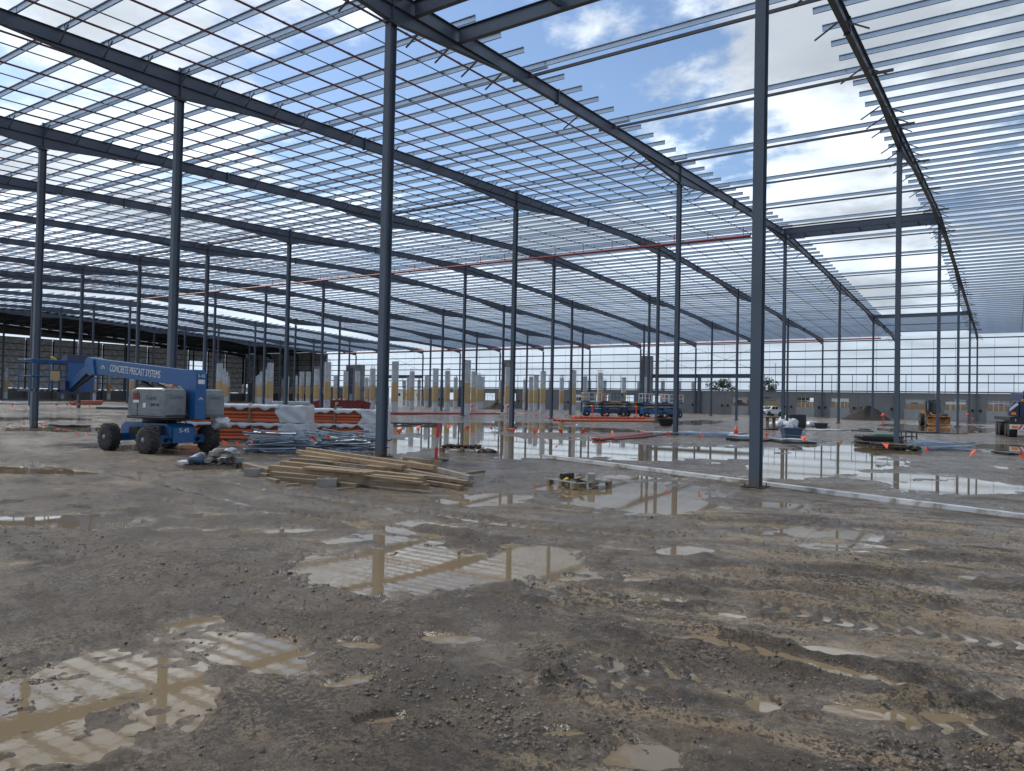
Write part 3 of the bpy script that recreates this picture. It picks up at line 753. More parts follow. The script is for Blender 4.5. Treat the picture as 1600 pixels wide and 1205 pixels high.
ew = thing('foil_lined_wall', 'dark end wall lined with crinkled silver foil panels under sheeted roof', 'wall', (XE, 0, 0))
foil_me = MB().box((0, 0, 0), (.06, 5.9, 2.9)).mesh('foil_panel', M['foil'])
for i in range(22):
    y = 12.6+i*6.05
    for q in range(4):
        if rnd.random() < .03: continue
        link('foil_panel', foil_me, ew, (0, y, 3.4+q*3.0+.5))
    MB().box((.35, y-3.0, 7), (.3, .3, 14)).build('post', M['rafter'], ew)
for z in (2.2, 4.0, 5.4, 6.9, 8.4, 9.9, 11.4, 12.9, 14.4): MB().box((.2, 80, z), (.1, 134, .18)).build('girt', M['rafter'], ew)
MB().strip([(YE0+20, 14.9, PB(YE0+20)+.26), (RIDGE, 15.2, PB(RIDGE)+.26), (YE1+.4, 14.2, PB(YE1)+.26)], -.35, -.25).build('outer_skin', M['sheet'], ew)
MB().box((-.3, 80, 1.05), (.1, 140, 2.4)).build('outer_skin', M['precast'], ew)
fw_ = thing('foil_lined_wall', 'far corner wall with silver foil panels and a bright doorway through it', 'wall', (0, YW+.1, 0))
foil2 = MB().box((0, 0, 0), (5.9, .06, 2.9)).mesh('foil_panel', M['foil'])
xd0, xd1 = on_y(371, 600, YW).x, on_y(387, 600, YW).x          # doorway seen through the wall
x = XE
i = 0
while x < XS-1:
    for q in range(4):
        if x+3 > xd0-3 and x+3 < xd1+3 and q < 1: continue
        link('foil_panel', foil2, fw_, (x+3, 0, 3.4+q*3.0+.5))
    MB().box((x, -.3, 7), (.28, .3, 14)).build('post', M['rafter'], fw_); x += 6.0
for z in (4.8, 6.3, 7.7, 9.2, 10.7, 12.1): MB().box(((XE+XS)/2, -.2, z), (XS-XE, .1, .14)).build('girt', M['rafter'], fw_)
sk = MB()
sk.box(((XE+xd0)/2, .3, 7), (xd0-XE, .1, 14)); sk.box(((xd1+XS)/2, .3, 7), (XS-xd1, .1, 14)); sk.box(((xd0+xd1)/2, .3, 9.6), (xd1-xd0, .1, 9.0))
sk.build('outer_skin', M['sheet'], fw_)

# ------------------------------------------------------------------ sleeved columns: tall galvanised tubes with a tan wrapped band
TUBES = [(342.3,568),(348.5,577.7),(352.5,581),(356.5,588),(389.5,594.4),(393,594),(396.5,592.6),(401,588),(405,585.6),(409,581),(414,577.7),(422,567),(429,594.4),(435,594.4),
 (441,592.6),(448.7,588.6),(462,587.4),(471.4,581),(481.4,581),(494.5,577),(501,588.6),(511.7,566),(524,587),(540,580),(558.4,580),(573,590),(582,576),
 (617,565),(632,594.7),(638.4,590),(643.6,580.4),(654.8,594),(666.7,587),(680.4,576),(690.3,595.3),(699,579.8),(712,590),(720,594.5),(729.5,563),(740,580.4),(748,586.6),(753,589),
 (782.4,594),(785.5,594.7),(793.4,574),(820.4,593.5),(829.7,588.7),(837.2,587),(848.4,580),(861,594.7),(877.7,590.4),(890.8,596),(895.7,578.5),(913.8,588.5),(920.6,595.6),(937.7,583),(944.7,595),
 (974.6,590),(998,597.5),(1007.5,589.4),(1035.6,595.6),(1061,596),(1083,597.5),
 (1.5,581),(8.7,574),(21.7,587.6),(28.4,589),(38.5,584.6),(47,589),(77.7,583),(97.8,580),(125,584),(147,576),(161,588),(170,582),(177,588),(188,586),(206.5,571),(228,588),(254,590),(282,578.5),(296,590)]
HT_ = 6.55
def tube_mesh(kind):
    b = MB(); r = .44
    prof = [(r, -.1)]
    z = .3
    while z < HT_:                                     # lapped sleeve rings
        prof += [(r, z-.02), (r+.012, z), (r, z+.02)]; z += .62
    prof += [(r, HT_)]
    b.lathe(prof, 18, smooth=False)
    return b.mesh('sleeve', M['tubeform'])
sl_me = tube_mesh(0)
band_me = MB().lathe([(.448,1.45),(.454,1.5),(.454,3.85),(.448,3.9)], 18).mesh('tan_band', M['tan'])
capb = MB().box((0,0,HT_+.015),(1.15,.2,.03)).mesh('top_plate', M['rafter'])
star = MB()
for i in range(6):
    a = i*math.pi/3; star.tube([(.3*math.cos(a), .3*math.sin(a), HT_-.05), (.3*math.cos(a), .3*math.sin(a), HT_+.42)], .02, 5)
star.box((0,0,HT_+.43), (1.25,.12,.03)); star.box((0,.3,HT_+.43), (1.1,.1,.03))
star = star.mesh('starter_bars', M['galv_rod'])
for i, (tx, ty) in enumerate(TUBES):
    hz_ = 625.0 + (tx-800)*.0205
    dep = F_PX*(HT_-CAM_H)/(hz_-ty)
    p = at_depth(tx, 602.5, dep)
    bare = (i*7) % 5 in (0, 2, 3)
    spot = ('in the close row by the foil wall' if tx < 430 and tx > 300 else 'beyond the boom lift basket' if tx <= 300 else 'behind the maroon skip' if tx < 600 else 'by the crossed wall braces' if tx < 770 else 'near the steep soil heap' if tx < 905 else 'behind the scissor lifts')
    size = 'large' if hz_-ty > 46 else 'medium' if hz_-ty > 36 else 'small'
    t = thing('sleeved_column', f'{size} tan banded sleeve column ' + ('with starter bars ' if bare else 'with flat cap ') + spot, 'column', (p.x, p.y, 0), i*.7, 'galvanised sleeved columns with tan bands')
    link('sleeve', sl_me, t); link('tan_band', band_me, t)
    link('starter_bars' if bare else 'top_plate', star if bare else capb, t)

# ------------------------------------------------------------------ boom lift
def wheel(parent, c, axis, r=.45, wd=.34, rim='hood', name='wheel', lugs=18):
    rot = Vector((0,0,1)).rotation_difference(Vector(axis)).to_matrix().to_4x4()
    Mx = Matrix.Translation(Vector(c)) @ rot
    ty = MB()
    ty.lathe([(r*.55,-wd/2),(r*.9,-wd/2),(r*.965,-wd/2+.04),(r*.965,wd/2-.04),(r*.9,wd/2),(r*.55,wd/2)], 28, Mx)
    for i in range(lugs):
        a = 2*math.pi*i/lugs
        for s in (-1, 1):
            Rz = Matrix.Rotation(a + (.17 if s > 0 else 0), 4, 'Z')
            q = Mx @ Rz @ Matrix.Translation((r*.955, 0, s*wd*.25)) @ Matrix.Rotation(s*.5, 4, 'X')
            cc = [q @ Vector((x*r*.06, y*r*.07, z*wd*.26)) for x, y, z in ((-1,-1,-1),(1,-1,-1),(1,1,-1),(-1,1,-1),(-1,-1,1),(1,-1,1),(1,1,1),(-1,1,1))]
            ty.add(cc, [(0,3,2,1),(4,5,6,7),(0,1,5,4),(1,2,6,5),(2,3,7,6),(3,0,4,7)])
    o = ty.build(name, M['rubber'], parent)
    rm = MB().lathe([(r*.2,-wd*.5-.01),(r*.22,-wd*.30),(r*.48,-wd*.34),(r*.55,-wd*.47),(r*.56,-wd*.5-.004),(r*.56,wd*.5+.004),(r*.55,wd*.47),(r*.48,wd*.34),(r*.22,wd*.30),(r*.2,wd*.5+.01)], 20, Mx)
    rm.build('rim', M[rim], o); return o
def boom_lift():
    base = Vector((-23.70, 14.08, 0))
    t = thing('boom_lift', 'blue boom lift with grey engine covers and lettered boom beside orange pipe bundles', 'boom lift', base)
    # chassis, square to the building
    for sx in (-1, 1):
        for sy in (-1, 1): wheel(t, (sx*1.16, sy*1.05, .45), (0,1,0))
    ch = MB()
    ch.prism([(-1.55,.42),(-1.35,.36),(1.05,.36),(1.35,.5),(1.35,.84),(1.15,.95),(-1.3,.95),(-1.55,.8)], 1, -.45, .45)
    ch.build('chassis', M['blue'], t)
    for sx in (-1, 1): MB().bev((sx*1.16,0,.46),(.24,1.72,.26),.03).build('axle', M['blue'], t)
    MB().bev((1.38,0,.60),(.10,.74,.50),.02).build('front_plate', M['blue'], t)
    text_part('S-45', .20, M['white'], t, frame_on((1.435,0,.74),(0,1,0),(1,0,0)))
    MB().lathe([(.52,.95),(.52,1.1)], 24).build('slew_ring', M['black'], t)
    # turret, slewed towards the far left
    T = Matrix.Translation((.39,.26,0)) @ Matrix.Rotation(math.radians(184), 4, 'Z')
    def P(): return MB(T)
    P().box((.25,0,1.13),(2.3,1.5,.1)).build('turntable', M['black'], t)
    def hood(y0, y1, x0, x1):
        b = P(); prof = []
        # rounded cover: side profile swept across
        r = .22
        pr = [(x0+.05,1.16),(x1-.12,1.16),(x1-.02,1.3),(x1,1.5),(x1-.04,1.85),(x1-.18,2.02),(x1-.42,2.10),(x0+.16,2.10),(x0+.05,2.05),(x0,1.92),(x0,1.25)]
        ins = [(x0+(x1-x0)/2+(u-(x0+x1)/2)*.955, 1.16+(v-1.16)*.955) for u, v in pr]
        n = len(pr); V = []
        for yy, q in ((y0, ins), (y0+.07, pr), (y1-.07, pr), (y1, ins)): V += [(u, yy, v) for u, v in q]
        fs = [tuple(range(n)), tuple(range(4*n-1, 3*n-1, -1))]
        for a in range(3):
            for i in range(n): fs.append((a*n+i, (a+1)*n+i, (a+1)*n+(i+1)%n, a*n+(i+1)%n))
        b.add(V, fs); o = b.build('engine_cover', M['hood'], t)
        for zz in (1.30, 1.42):
            for yy, s in ((y0-.004, -1), (y1+.004, 1)): P().box(((x0+x1)/2, yy, zz), ((x1-x0)*.86, .02, .05)).build('rib', M['hood'], o)
            P().box((x0-.002, (y0+y1)/2, zz), (.02, (y1-y0)*.84, .05)).build('rib', M['hood'], o)
        return o
    hl = hood(.32, 1.14, -1.12, .82); hr = hood(-1.14, -.32, -1.12, .82)
    # decals on the near cover (its +y face) and on the rear
    def tx(s, size, x, z, col, sx=1.): text_part(s, size, M[col], t, T @ frame_on((x, 1.148, z), (-1,0,0), (0,1,0)), sx=sx)
    tx('Genie', .23, -.45, 1.78, 'steel'); tx('UNIT 82', .13, -.62, 1.56, 'dark')
    P().box((.32, 1.146, 1.82), (.34,.012,.24)).build('decal', M['maroon'], hl); P().box((.32, 1.152, 1.66), (.30,.012,.09)).build('decal', M['white'], hl)
    P().box((-.12, 1.150, 1.54), (.14,.012,.15)).build('decal', M['white'], hl)
    text_part('Genie', .20, M['steel'], t, T @ frame_on((-1.126, .72, 1.82), (0,-1,0), (-1,0,0)))
    text_part('Genie', .20, M['steel'], t, T @ frame_on((-1.126, -.72, 1.82), (0,-1,0), (-1,0,0)))
    for y in (.55, -.6): P().lathe([(.06,2.10),(.06,2.19),(.045,2.22)], 12, Matrix.Translation((-.62, y, 0))).build('beacon', M['amber'], t)
    # tower and boom
    tw = P(); tw.prism([(-1.34,1.12),(-1.0,1.12),(-.80,2.0),(-.45,2.3),(-.45,2.62),(-.75,2.72),(-1.25,2.72),(-1.36,2.6)], 1, -.20, .20); tw.build('tower', M['blue'], t)
    text_part('S-45', .15, M['white'], t, T @ frame_on((-1.366, 0, 2.52), (0,-1,0), (-1,0,0)))
    P().box((-1.362,0,2.33),(.012,.24,.14)).build('decal', M['white'], t)
    text_part('cPs', .13, M['white'], t, T @ frame_on((-1.352, 0, 1.78), (0,-1,0), (-1,0,0)))
    a, b = Vector((-.9,0,2.43)), Vector((4.30,0,2.86))
    P().bar(a, b, .36, .54).build('boom', M['blue'], t)
    P().bar(b-Vector((.3,0,0)), b+Vector((.28,0,.02)), .27, .36).build('boom_extension', M['hood'], t)
    dr = (b-a).normalized()
    text_part('CONCRETE PRECAST SYSTEMS', .35, M['white'], t, T @ frame_on(a+dr*2.85+Vector((0,.184,0)), -dr, (0,1,0)), sx=.60)
    text_part('cPs', .2, M['white'], t, T @ frame_on(a+dr*4.72+Vector((0,.184,0)), -dr, (0,1,0)))
    P().tube([(.3,.0,1.75),(1.75,0,2.32)], .07, 10).build('lift_cylinder', M['black'], t)
    # hoses, valve blocks and other dark parts
    for i in range(5): P().tube([(-.9+.1*i,-.27+.02*i,2.2),(.2,-.25+.03*i,2.15-.05*i),(1.2,-.22+.02*i,2.3),(2.2,-.2,2.42)], .014, 6).build('hose', M['black'], t)
    for i in range(4): MB().tube([(.5,-.3+.2*i,.98),(.9,-.35+.22*i,1.08),(1.25,-.3+.2*i,.82)], .018, 6).build('hose', M['black'], t)
    MB().box((.75,-.52,.72),(.55,.2,.35)).build('valve_block', M['black'], t); MB().box((-.5,-.53,.66),(.5,.18,.3)).build('step_box', M['black'], t)
    for sy in (-1,1): MB().bar((1.16,sy*.55,.30),(1.42,sy*.55,.52),.08,.06).build('tie_down', M['black'], t)
    P().box((.3,0,1.95),(1.2,.5,.3)).build('engine_tray', M['black'], t)
    P().box((-1.128,.72,1.22),(.012,.7,.03)).build('panel_gap', M['dark'], t); P().box((-.2,1.148,1.20),(1.6,.012,.025)).build('panel_gap', M['dark'], t)
    P().box((-1.128,.36,1.6),(.012,.02,.8)).build('panel_gap', M['dark'], t); P().box((.25,1.148,1.62),(.02,.012,.8)).build('panel_gap', M['dark'], t)
    MB().blob((1.55,1.3,.98),(.35,.3,.22),17,.35).build('draped_sheet', M['plastic'], t)
    # jib and basket
    T = T @ Matrix.Translation((-.75,0,.02))
    def P(): return MB(T)
    P().prism([(4.95,2.55),(5.3,2.50),(5.55,2.66),(5.6,3.05),(5.4,3.18),(5.1,3.12)], 1, -.24, .24).build('knuckle', M['blue'], t)
    P().bar((5.35,0,2.95),(6.85,0,2.08), .22, .28).build('jib', M['blue'], t)
    P().tube([(5.25,.0,2.62),(6.75,0,1.95)], .06, 10).build('jib_cylinder', M['black'], t)
    P().box((6.95,0,2.05),(.34,.5,.5)).build('rotator', M['blue_dark'], t)
    bk = link('basket', None, t)
    bx, z0 = 7.65, 1.93
    MB(T).box((bx,0,z0),(.92,2.5,.09)).build('floor', M['blue_dark'], bk)
    ks = MB(T)
    for i in range(13):
        ks.box((bx-.466, -1.15+i*.19, z0+.0), (.012,.07,.10), Matrix.Rotation(.6, 3, 'X'))
    ks.build('hazard_strip', M['timber'], bk)
    def rail(p, q, r=.024): MB(T).tube([p, q], r, 6).build('rail', M['blue'], bk)
    for z in (2.45, 2.98, 3.05):
        for x in (bx-.44, bx+.44): rail((x,-1.23,z),(x,1.23,z))
        for y in (-1.23, 1.23): rail((bx-.44,y,z),(bx+.44,y,z))
    for y in (-1.23,-.6,0,.6,1.23):
        for x in (bx-.44, bx+.44): rail((x,y,z0),(x,y,3.05))
    MB(T).box((bx-.47,-.55,z0+.55),(.04,1.05,1.15)).build('side_cover', M['blue'], bk)
    MB(T).box((bx-.3,-.5,3.12),(.36,.95,.30), Matrix.Rotation(.3,3,'Y')).build('control_box', M['blue_dark'], bk)
    MB(T).box((bx-.475,.42,z0+.55),(.03,.34,.36)).build('warning_sign', M['tan'], bk)
    for i in range(3): MB(T).blob((bx-.2,.28+i*.05,3.10+.03*i),(.05,.07,.05),i).build('glove', M['yellow'], bk)
    return t
boom_lift()

# ------------------------------------------------------------------ stored materials near the lift
IR = Vector((cy_, sy_, 0)); ID = Vector((-sy_, cy_, 0)); ANG = YAW                     # across the view, and away from it
def pipe_stack(px_end, py, dep_off, label_low, label_top, seed, Lp=6.0, lift=.74):
    base = gp(px_end, py) + ID*dep_off
    r = random.Random(seed); wd, ht, rad = 1.25, lift-.04, .085*lift/.74
    for lev, lab in ((0, label_low), (1, label_top)):
        org = base - IR*Lp + Vector((0,0,.06+lev*lift)) + IR*(0 if lev else .14)
        t = thing('pipe_bundle', lab, 'pipe bundle', org, ANG, 'wrapped bundles of orange pipe')
        me = MB().tube([(0,0,0),(Lp-.05,0,0)], rad, 10, False); me.lathe([(rad*.7,Lp-.06),(rad,Lp-.05)], 10, Matrix.Rotation(math.pi/2,4,'Y'))
        me.tube([(2.0,0,0),(2.08,0,0)], rad*1.07, 10, False); pm = me.mesh('pipe', M['orange_pipe'])
        for row in range(4):
            for c in range(7 if row % 2 == 0 else 6):
                link('pipe', pm, t, (r.uniform(-.03,.03), rad+c*rad*2.02+(row % 2)*rad, rad+row*rad*1.80))
        for x in (.7, 2.2, 3.7):
            for y in (-.03, wd+.0): MB().box((x, y, .34), (.09,.05,.76)).build('cradle_post', M['timber_wet'], t)
            for z in (-.03, .72): MB().box((x, wd/2, z), (.09,wd+.1,.05)).build('cradle_bar', M['timber_wet'], t)
        # plastic: cap over the end and a sheet sagging over the top
        cap = MB(); n = 14; V = []; x0, x1 = Lp-1.15, Lp+.03
        def P(u, v):      # u along pipe 0..1, v around the section 0..1
            a = v*4
            per = [(-.05,-.02),(-.05,ht+.02),(wd+.03,ht+.02),(wd+.03,-.02),(-.05,-.02)]; i = min(int(a), 3); f = a-i
            y = per[i][0]*(1-f)+per[i+1][0]*f; z = per[i][1]*(1-f)+per[i+1][1]*f
            return (x0+(x1-x0)*u + (.10*math.sin(v*23+seed)*(1-u)), y+.02*math.sin(u*9+v*31), z+.018*math.sin(u*11+v*17))
        m = 40
        for i in range(n):
            for k in range(m): V.append(P(i/(n-1), k/m))
        cap.add(V, [(i*m+k, i*m+(k+1)%m, (i+1)*m+(k+1)%m, (i+1)*m+k) for i in range(n-1) for k in range(m)], True)
        cap.add([V[(n-1)*m+k] for k in range(m)], [tuple(range(m))])
        cap.build('plastic_wrap', M['plastic'], t)
        top = MB(); V = []; a, b = 46, 9
        for i in range(a):
            for k in range(b):
                x = .05+(x0-.0)*i/(a-1); v = k/(b-1)
                sag = .10+.10*abs(math.sin(i*.33+seed))+.05*math.sin(i*1.3)
                if v < .3: y, z = -.07, ht+.03-sag*(1-v/.3)
                else: y, z = -.07+(wd+.1)*(v-.3)/.7, ht+.035+.015*math.sin(i*.9+k*2.)
                V.append((x, y+.012*math.sin(i*2.1+k), z))
        top.add(V, [(i*b+k, (i+1)*b+k, (i+1)*b+k+1, i*b+k+1) for i in range(a-1) for k in range(b-1)], True)
        o = top.build('plastic_sheet', M['plastic'], t); md = o.modifiers.new('s', 'SOLIDIFY'); md.thickness = .006
pipe_stack(476, 692, 0, 'lower bundle of orange pipes in white plastic behind the tangled steel rods', 'upper bundle of orange pipes in white plastic right behind the boom lift', 1)
pipe_stack(588, 692, 2.1, 'lower orange pipe bundle with wrapped end against the steel column', 'upper orange pipe bundle with wrapped end against the steel column', 5, lift=.66)

def rod_pile(c, n, spread, ang, label, seed, Lr):
    r = random.Random(seed); z = .05
    me = [MB().bar((-l/2,0,0),(l/2,0,0),.032,.032).mesh('steel_rod', M['galv_rod']) for l in Lr]
    hd = MB().box((0,0,0),(.14,.05,.07)).mesh('end_clip', M['galv_rod'])
    for i in range(n):
        f = i/n; wd = spread*(1-f*.75)
        o = link('steel_rod', r.choice(me)); tag(o, label, 'steel rod', label.replace('galvanised steel brace', 'steel braces'))
        a = ang + r.gauss(0, .16 if i < n*.8 else .34)
        o.location = (c.x + r.uniform(-wd, wd)*math.cos(ang+1.57) + r.gauss(0,.22)*math.cos(ang), c.y + r.uniform(-wd, wd)*math.sin(ang+1.57) + r.gauss(0,.22)*math.sin(ang), .05 + .72*f*r.uniform(.5,1.05))
        o.rotation_euler = (r.uniform(0,1.5), r.gauss(0,.07), a)
        for s in (-1, 1): link('end_clip', hd, o, (s*.5*o.dimensions.x*.97, 0, 0))
bpy.context.view_layer.update()
rod_pile(gp(437, 708), 85, .55, ANG+.25, 'thin galvanised steel brace in the tangled heap in front of the wrapped pipes', 3, (1.35,1.5,1.6))
rod_pile(gp(533, 706), 85, .55, ANG-.12, 'thin galvanised steel brace in the fanned heap next to the steel column', 4, (1.7,1.9,2.05))

def beam(p, q, wd, ht, lab, z=0., m='timber', roll=0., name='timber_beam', group='loose timber beams', zq=None):
    p = Vector(p); q = Vector(q); mid = (p+q)/2; d = q-p; L = math.hypot(d.x, d.y)
    b = MB(); b.bev((0,0,0),(L,wd,ht),.006)
    o = b.build(name, M[m]); z1 = z if zq is None else zq
    o.location = (mid.x, mid.y, (z+z1)/2+ht/2+.01); o.rotation_euler = (roll, -math.atan2(z1-z, L), math.atan2(d.y, d.x))
    return tag(o, lab, 'timber beam', group)
def tb(x0, y0, x1, y1, wd, ht, z, lab, m='timber', zq=None, roll=0.):
    z *= .78; zq = None if zq is None else zq*.78; ht *= .88
    return beam(gp(x0,y0,z), gp(x1,y1,zq if zq is not None else z), wd, ht, lab, z, m, roll, zq=zq)
tb(425,745,668,766,.16,.13,.10,'weathered timber beam at the bottom front edge of the timber pile','timber_wet')
tb(423,735,655,757,.16,.13,.24,'pale sawn timber beam on top of the weathered front beam')
tb(440,727,664,752,.14,.12,.25,'pale timber beam second from the front of the timber pile')
tb(480,733,580,742,.30,.06,.38,'short wide board laid across the top of the timber pile','timber')
tb(466,709,632,735,.16,.13,.20,'long timber beam slanting along the back of the pile',zq=.26)
tb(470,716,680,740,.18,.10,.14,'timber beam resting low in the middle of the pile')
tb(480,705,680,735,.12,.12,.30,'slim timber beam on the back edge of the pile')
tb(575,735,640,741,.16,.15,.12,'short pale timber block wedged inside the pile')
tb(618,738,717,757,.14,.14,.14,'dark edged timber beam poking past the pile towards the stake','timber_wet')
tb(612,748,722,766,.12,.10,.05,'dark wet timber beam under the protruding beams','timber_wet')
tb(640,726,736,751,.12,.12,.10,'grey timber beam at the outer edge of the pile','timber_grey')
tb(630,722,690,728,.05,.16,.04,'short brown board standing on edge beside the pile')
tb(382,730,422,741,.14,.13,.10,'short timber offcut tilted against the end of the pile','timber_wet')
tb(388,742,420,747,.12,.10,.01,'dark timber offcut flat on the mud at the pile end','timber_wet')
tb(418,752,435,756,.10,.09,.01,'timber bearer just showing under the pile end','timber_wet')
tb(700,746,756,738,.10,.06,.02,'thin dark plank lying crooked on the mud past the pile','timber_wet')
tb(445,762,468,760,.09,.07,.0,'small pale timber offcut lying in front of the pile','timber')
tb(525,768,555,765,.07,.05,.0,'reddish timber scrap in front of the pile','timber_wet')
for i, (x0,y0,x1,y1,z,lab) in enumerate(((600,742,735,762,.02,'wet dark beam lowest on the stake side of the timber pile'),(430,750,560,763,.02,'hidden wet beam under the weathered front beam'),(500,722,600,733,.33,'narrow batten lying loose on the pile top'),(640,744,732,757,.20,'stained timber offcut on the protruding beams'),(560,744,662,757,.33,'thin stained batten over the front beams'),(455,722,520,727,.24,'short stained beam at the back corner of the pile'))):
    tb(x0,y0,x1,y1,(.14,.14,.06,.10,.05,.12)[i],(.12,.1,.04,.08,.04,.11)[i],z,lab,'timber_wet')
def block(px_, py_, dims, rz, lab, m='block', cores=True):
    p = gp(px_, py_); t = thing('concrete_block', lab, 'block', (p.x, p.y, dims[2]/2+.01), rz, 'concrete blocks by the timber pile')
    MB().bev((0,0,0), dims, .012).build('block_body', M[m], t)
    if cores:
        for s in (-1,1): MB().box((s*dims[0]*.24, 0, dims[2]/2-.008), (dims[0]*.32, dims[1]*.55, .02)).build('core', M['dark'], t)
block(394, 745, (.36,.2,.19), ANG+.2, 'single grey concrete block between rubble heap and timber pile')
block(511, 762, (.42,.2,.19), ANG+.1, 'grey concrete block lying in front of the timber pile')
block(565, 760, (.32,.2,.16), ANG+.5, 'dark concrete block tucked beside the timber scrap', cores=False)
# rubble heap on a low dark pallet
c = gp(336, 732)
t = thing('rubble_pallet', 'dark pallet heaped with broken blocks, cement bags and a blue bundle', 'pallet', c, ANG+.1)
for i in range(3): MB().box((0,-.4+i*.4,.07),(1.25,.1,.10)).build('bearer', M['timber_wet'], t)
for i in range(7): MB().box((-.56+i*.187,0,.135),(.12,.95,.03)).build('slat', M['black'], t)
r = random.Random(12)
for i in range(26):
    s = r.uniform(.09,.17)
    MB().bev((r.uniform(-.5,.55), r.uniform(-.38,.38), .2+.20*r.random()*(1 if i > 9 else .3)), (s*1.7,s,s*.8), .012, Matrix.Rotation(r.uniform(0,3),3,'Z') @ Matrix.Rotation(r.uniform(-.5,.5),3,'X')).build('block_fragment', M[r.choice(['block','black','block','timber_grey'])], t)
MB().blob((-.38,-.32,.25),(.20,.17,.14),3,.2).build('blue_bundle', M['tank'], t)
MB().blob((.36,-.0,.48),(.15,.1,.06),5,.4).build('cement_bag', M['plastic'], t); MB().blob((-.72,-.1,.14),(.2,.12,.08),8,.35,flat=.02).build('torn_bag', M['plastic'], t)
MB().blob((.1,.2,.46),(.24,.14,.07),9,.25).build('cement_bag', M['timber_grey'], t)

def pallet(c, rz, label, m='timber', missing=(), L=1.15, Wd=1.0, tilt=0):
    t = thing('timber_pallet', label, 'pallet', c, rz); t.rotation_euler[1] = tilt
    for y in (-Wd/2+.06, 0, Wd/2-.06):
        for x in (-L/2+.07, 0, L/2-.07): MB().bev((x,y,.07),(.13,.10,.10),.006).build('foot_block', M['timber_wet'], t)
        MB().box((0,y,.13),(L,.1,.02)).build('stringer', M[m], t)
    for i in range(7):
        if i in missing: continue
        MB().box((-L/2+.06+i*(L-.12)/6,0,.152),(.10,Wd,.02), Matrix.Rotation(rnd.uniform(-.03,.03),3,'Z')).build('slat', M[m], t)
    return t
p = gp(905, 760)
t = pallet((p.x,p.y,.0), ANG+.62, 'broken weathered pallet with blocks on it at the puddle edge', 'timber_grey', (1,2))
MB().bev((.12,-.28,.24),(.34,.16,.16),.01,Matrix.Rotation(.8,3,'Z')).build('block_fragment', M['block'], t)
MB().bev((-.2,.2,.23),(.4,.15,.12),.01,Matrix.Rotation(.3,3,'Z')).build('block_fragment', M['soil'], t)
MB().box((-.1,-.1,.2),(.6,.1,.03),Matrix.Rotation(1.2,3,'Z')@Matrix.Rotation(.2,3,'Y')).build('loose_board', M['timber_grey'], t)
for i in range(2): MB().blob((-.42+.05*i,.0,.17+.02*i),(.035,.05,.03),i).build('yellow_glove', M['yellow'], t)
p = gp(722, 706)
t = pallet((p.x,p.y,0), ANG, 'pallet with lumps of dark soil on it beside the flooded hollow', 'timber_wet', (), 1.6, .9)
for i in range(9): MB().blob((-.6+i*.15, rnd.uniform(-.2,.2), .2), (.12,.13,.08), i+30, .35).build('soil_lump', M['soil'], t)
o = MB().blob((0,0,.02),(.35,.2,.10),77,.35,flat=0).build('soil_heap', M['soil'], None, gp(762,707)); tag(o, 'tiny dark soil heap beside the soil-laden pallet', 'soil heap')

# survey stake with a flat foot
p = gp(681, 720)
t = thing('marker_stake', 'red and white marker stake on a dark foot by the flooded hollow', 'stake', p)
lean = .05
for i, (z0, z1, m_) in enumerate(((0,.42,'redpaint'),(.42,.72,'precast_light'),(.72,1.14,'redpaint'))):
    MB().bar((lean*z0*IR.x, lean*z0*IR.y, z0), (lean*z1*IR.x, lean*z1*IR.y, z1), .10, .03, tuple(ID)).build('stake_band', M[m_], t)
MB().box((0,0,.035),(.75,.5,.06), Matrix.Rotation(ANG,3,'Z')).build('foot_plate', M['black'], t)

# long galvanised channel on the ground, running past the first column
a, b_ = gp(850, 716), gp(1600, 814) + (gp(1600,814)-gp(1400,787))*.35
L_ = (b_-a).length; d_ = (b_-a)
prof = [(-.10,0),(.10,0),(.10,.012),(-.088,.012),(-.088,.17),(-.02,.17),(-.02,.182),(-.10,.182)]
o = MB().prism([(-.1,.0),(.1,.0),(.1,.10),(.085,.10),(.085,.012),(-.085,.012),(-.085,.10),(-.1,.10)], 0, 0, L_).build('steel_channel', M['chan'], None, (a.x,a.y,.03), math.atan2(d_.y,d_.x))
o.rotation_euler[0] = math.pi; o.location.z = .125
tag(o, 'very long pale galvanised channel lying on the mud past the steel column', 'steel channel')

# ------------------------------------------------------------------ bunting
def flagline(pts, flags, label, size=.235, name='bunting_line'):
    t = thing(name, label, 'bunting', pts[0])
    o0 = Vector(pts[0])
    MB().tube([Vector(p)-o0 for p in pts], .003, 4).build('cord', M['galv_rod'], t)
    for i, p in enumerate(flags):
        p = Vector(p)-o0; r = random.Random(i*3+len(flags)); a = ANG + r.gauss(0, .7)
        d = Vector((math.cos(a), math.sin(a), r.gauss(0,.22))); d.normalize(); w_ = size*r.uniform(.7,1.15)
        sw = Vector((-d.y, d.x, 0))*r.gauss(0,.10) + d*r.gauss(0,.07) + Vector((0,0,.09*r.random()))
        q = [p-d*w_/2, p+d*w_/2, p+sw+Vector((0,0,-size*.92))]; th = Vector((-d.y, d.x, 0))*.004
        m_ = (q[0]+q[1]+q[2])/3 + Vector((-d.y,d.x,0))*r.uniform(-.05,.05)
        MB().add([x+th for x in q]+[x-th for x in q]+[m_+th, m_-th], [(0,1,6),(1,2,6),(2,0,6),(4,3,7),(5,4,7),(3,5,7),(0,3,4,1),(1,4,5,2),(2,5,3,0)]).build('flag', M['orange'], t)
    return t
def zline(pts, z): return [gp(x, y, z) for x, y in pts]
f1 = [(625,670),(654,666),(702,665),(731,666),(766,667),(801,670),(836,671),(875,671),(914,672),(957,673),(1000,673),(1045,676),(1095,678)]
flagline(zline(f1, 1.0), zline(f1, 1.0), 'orange bunting strung from the red stake across the flooded area')
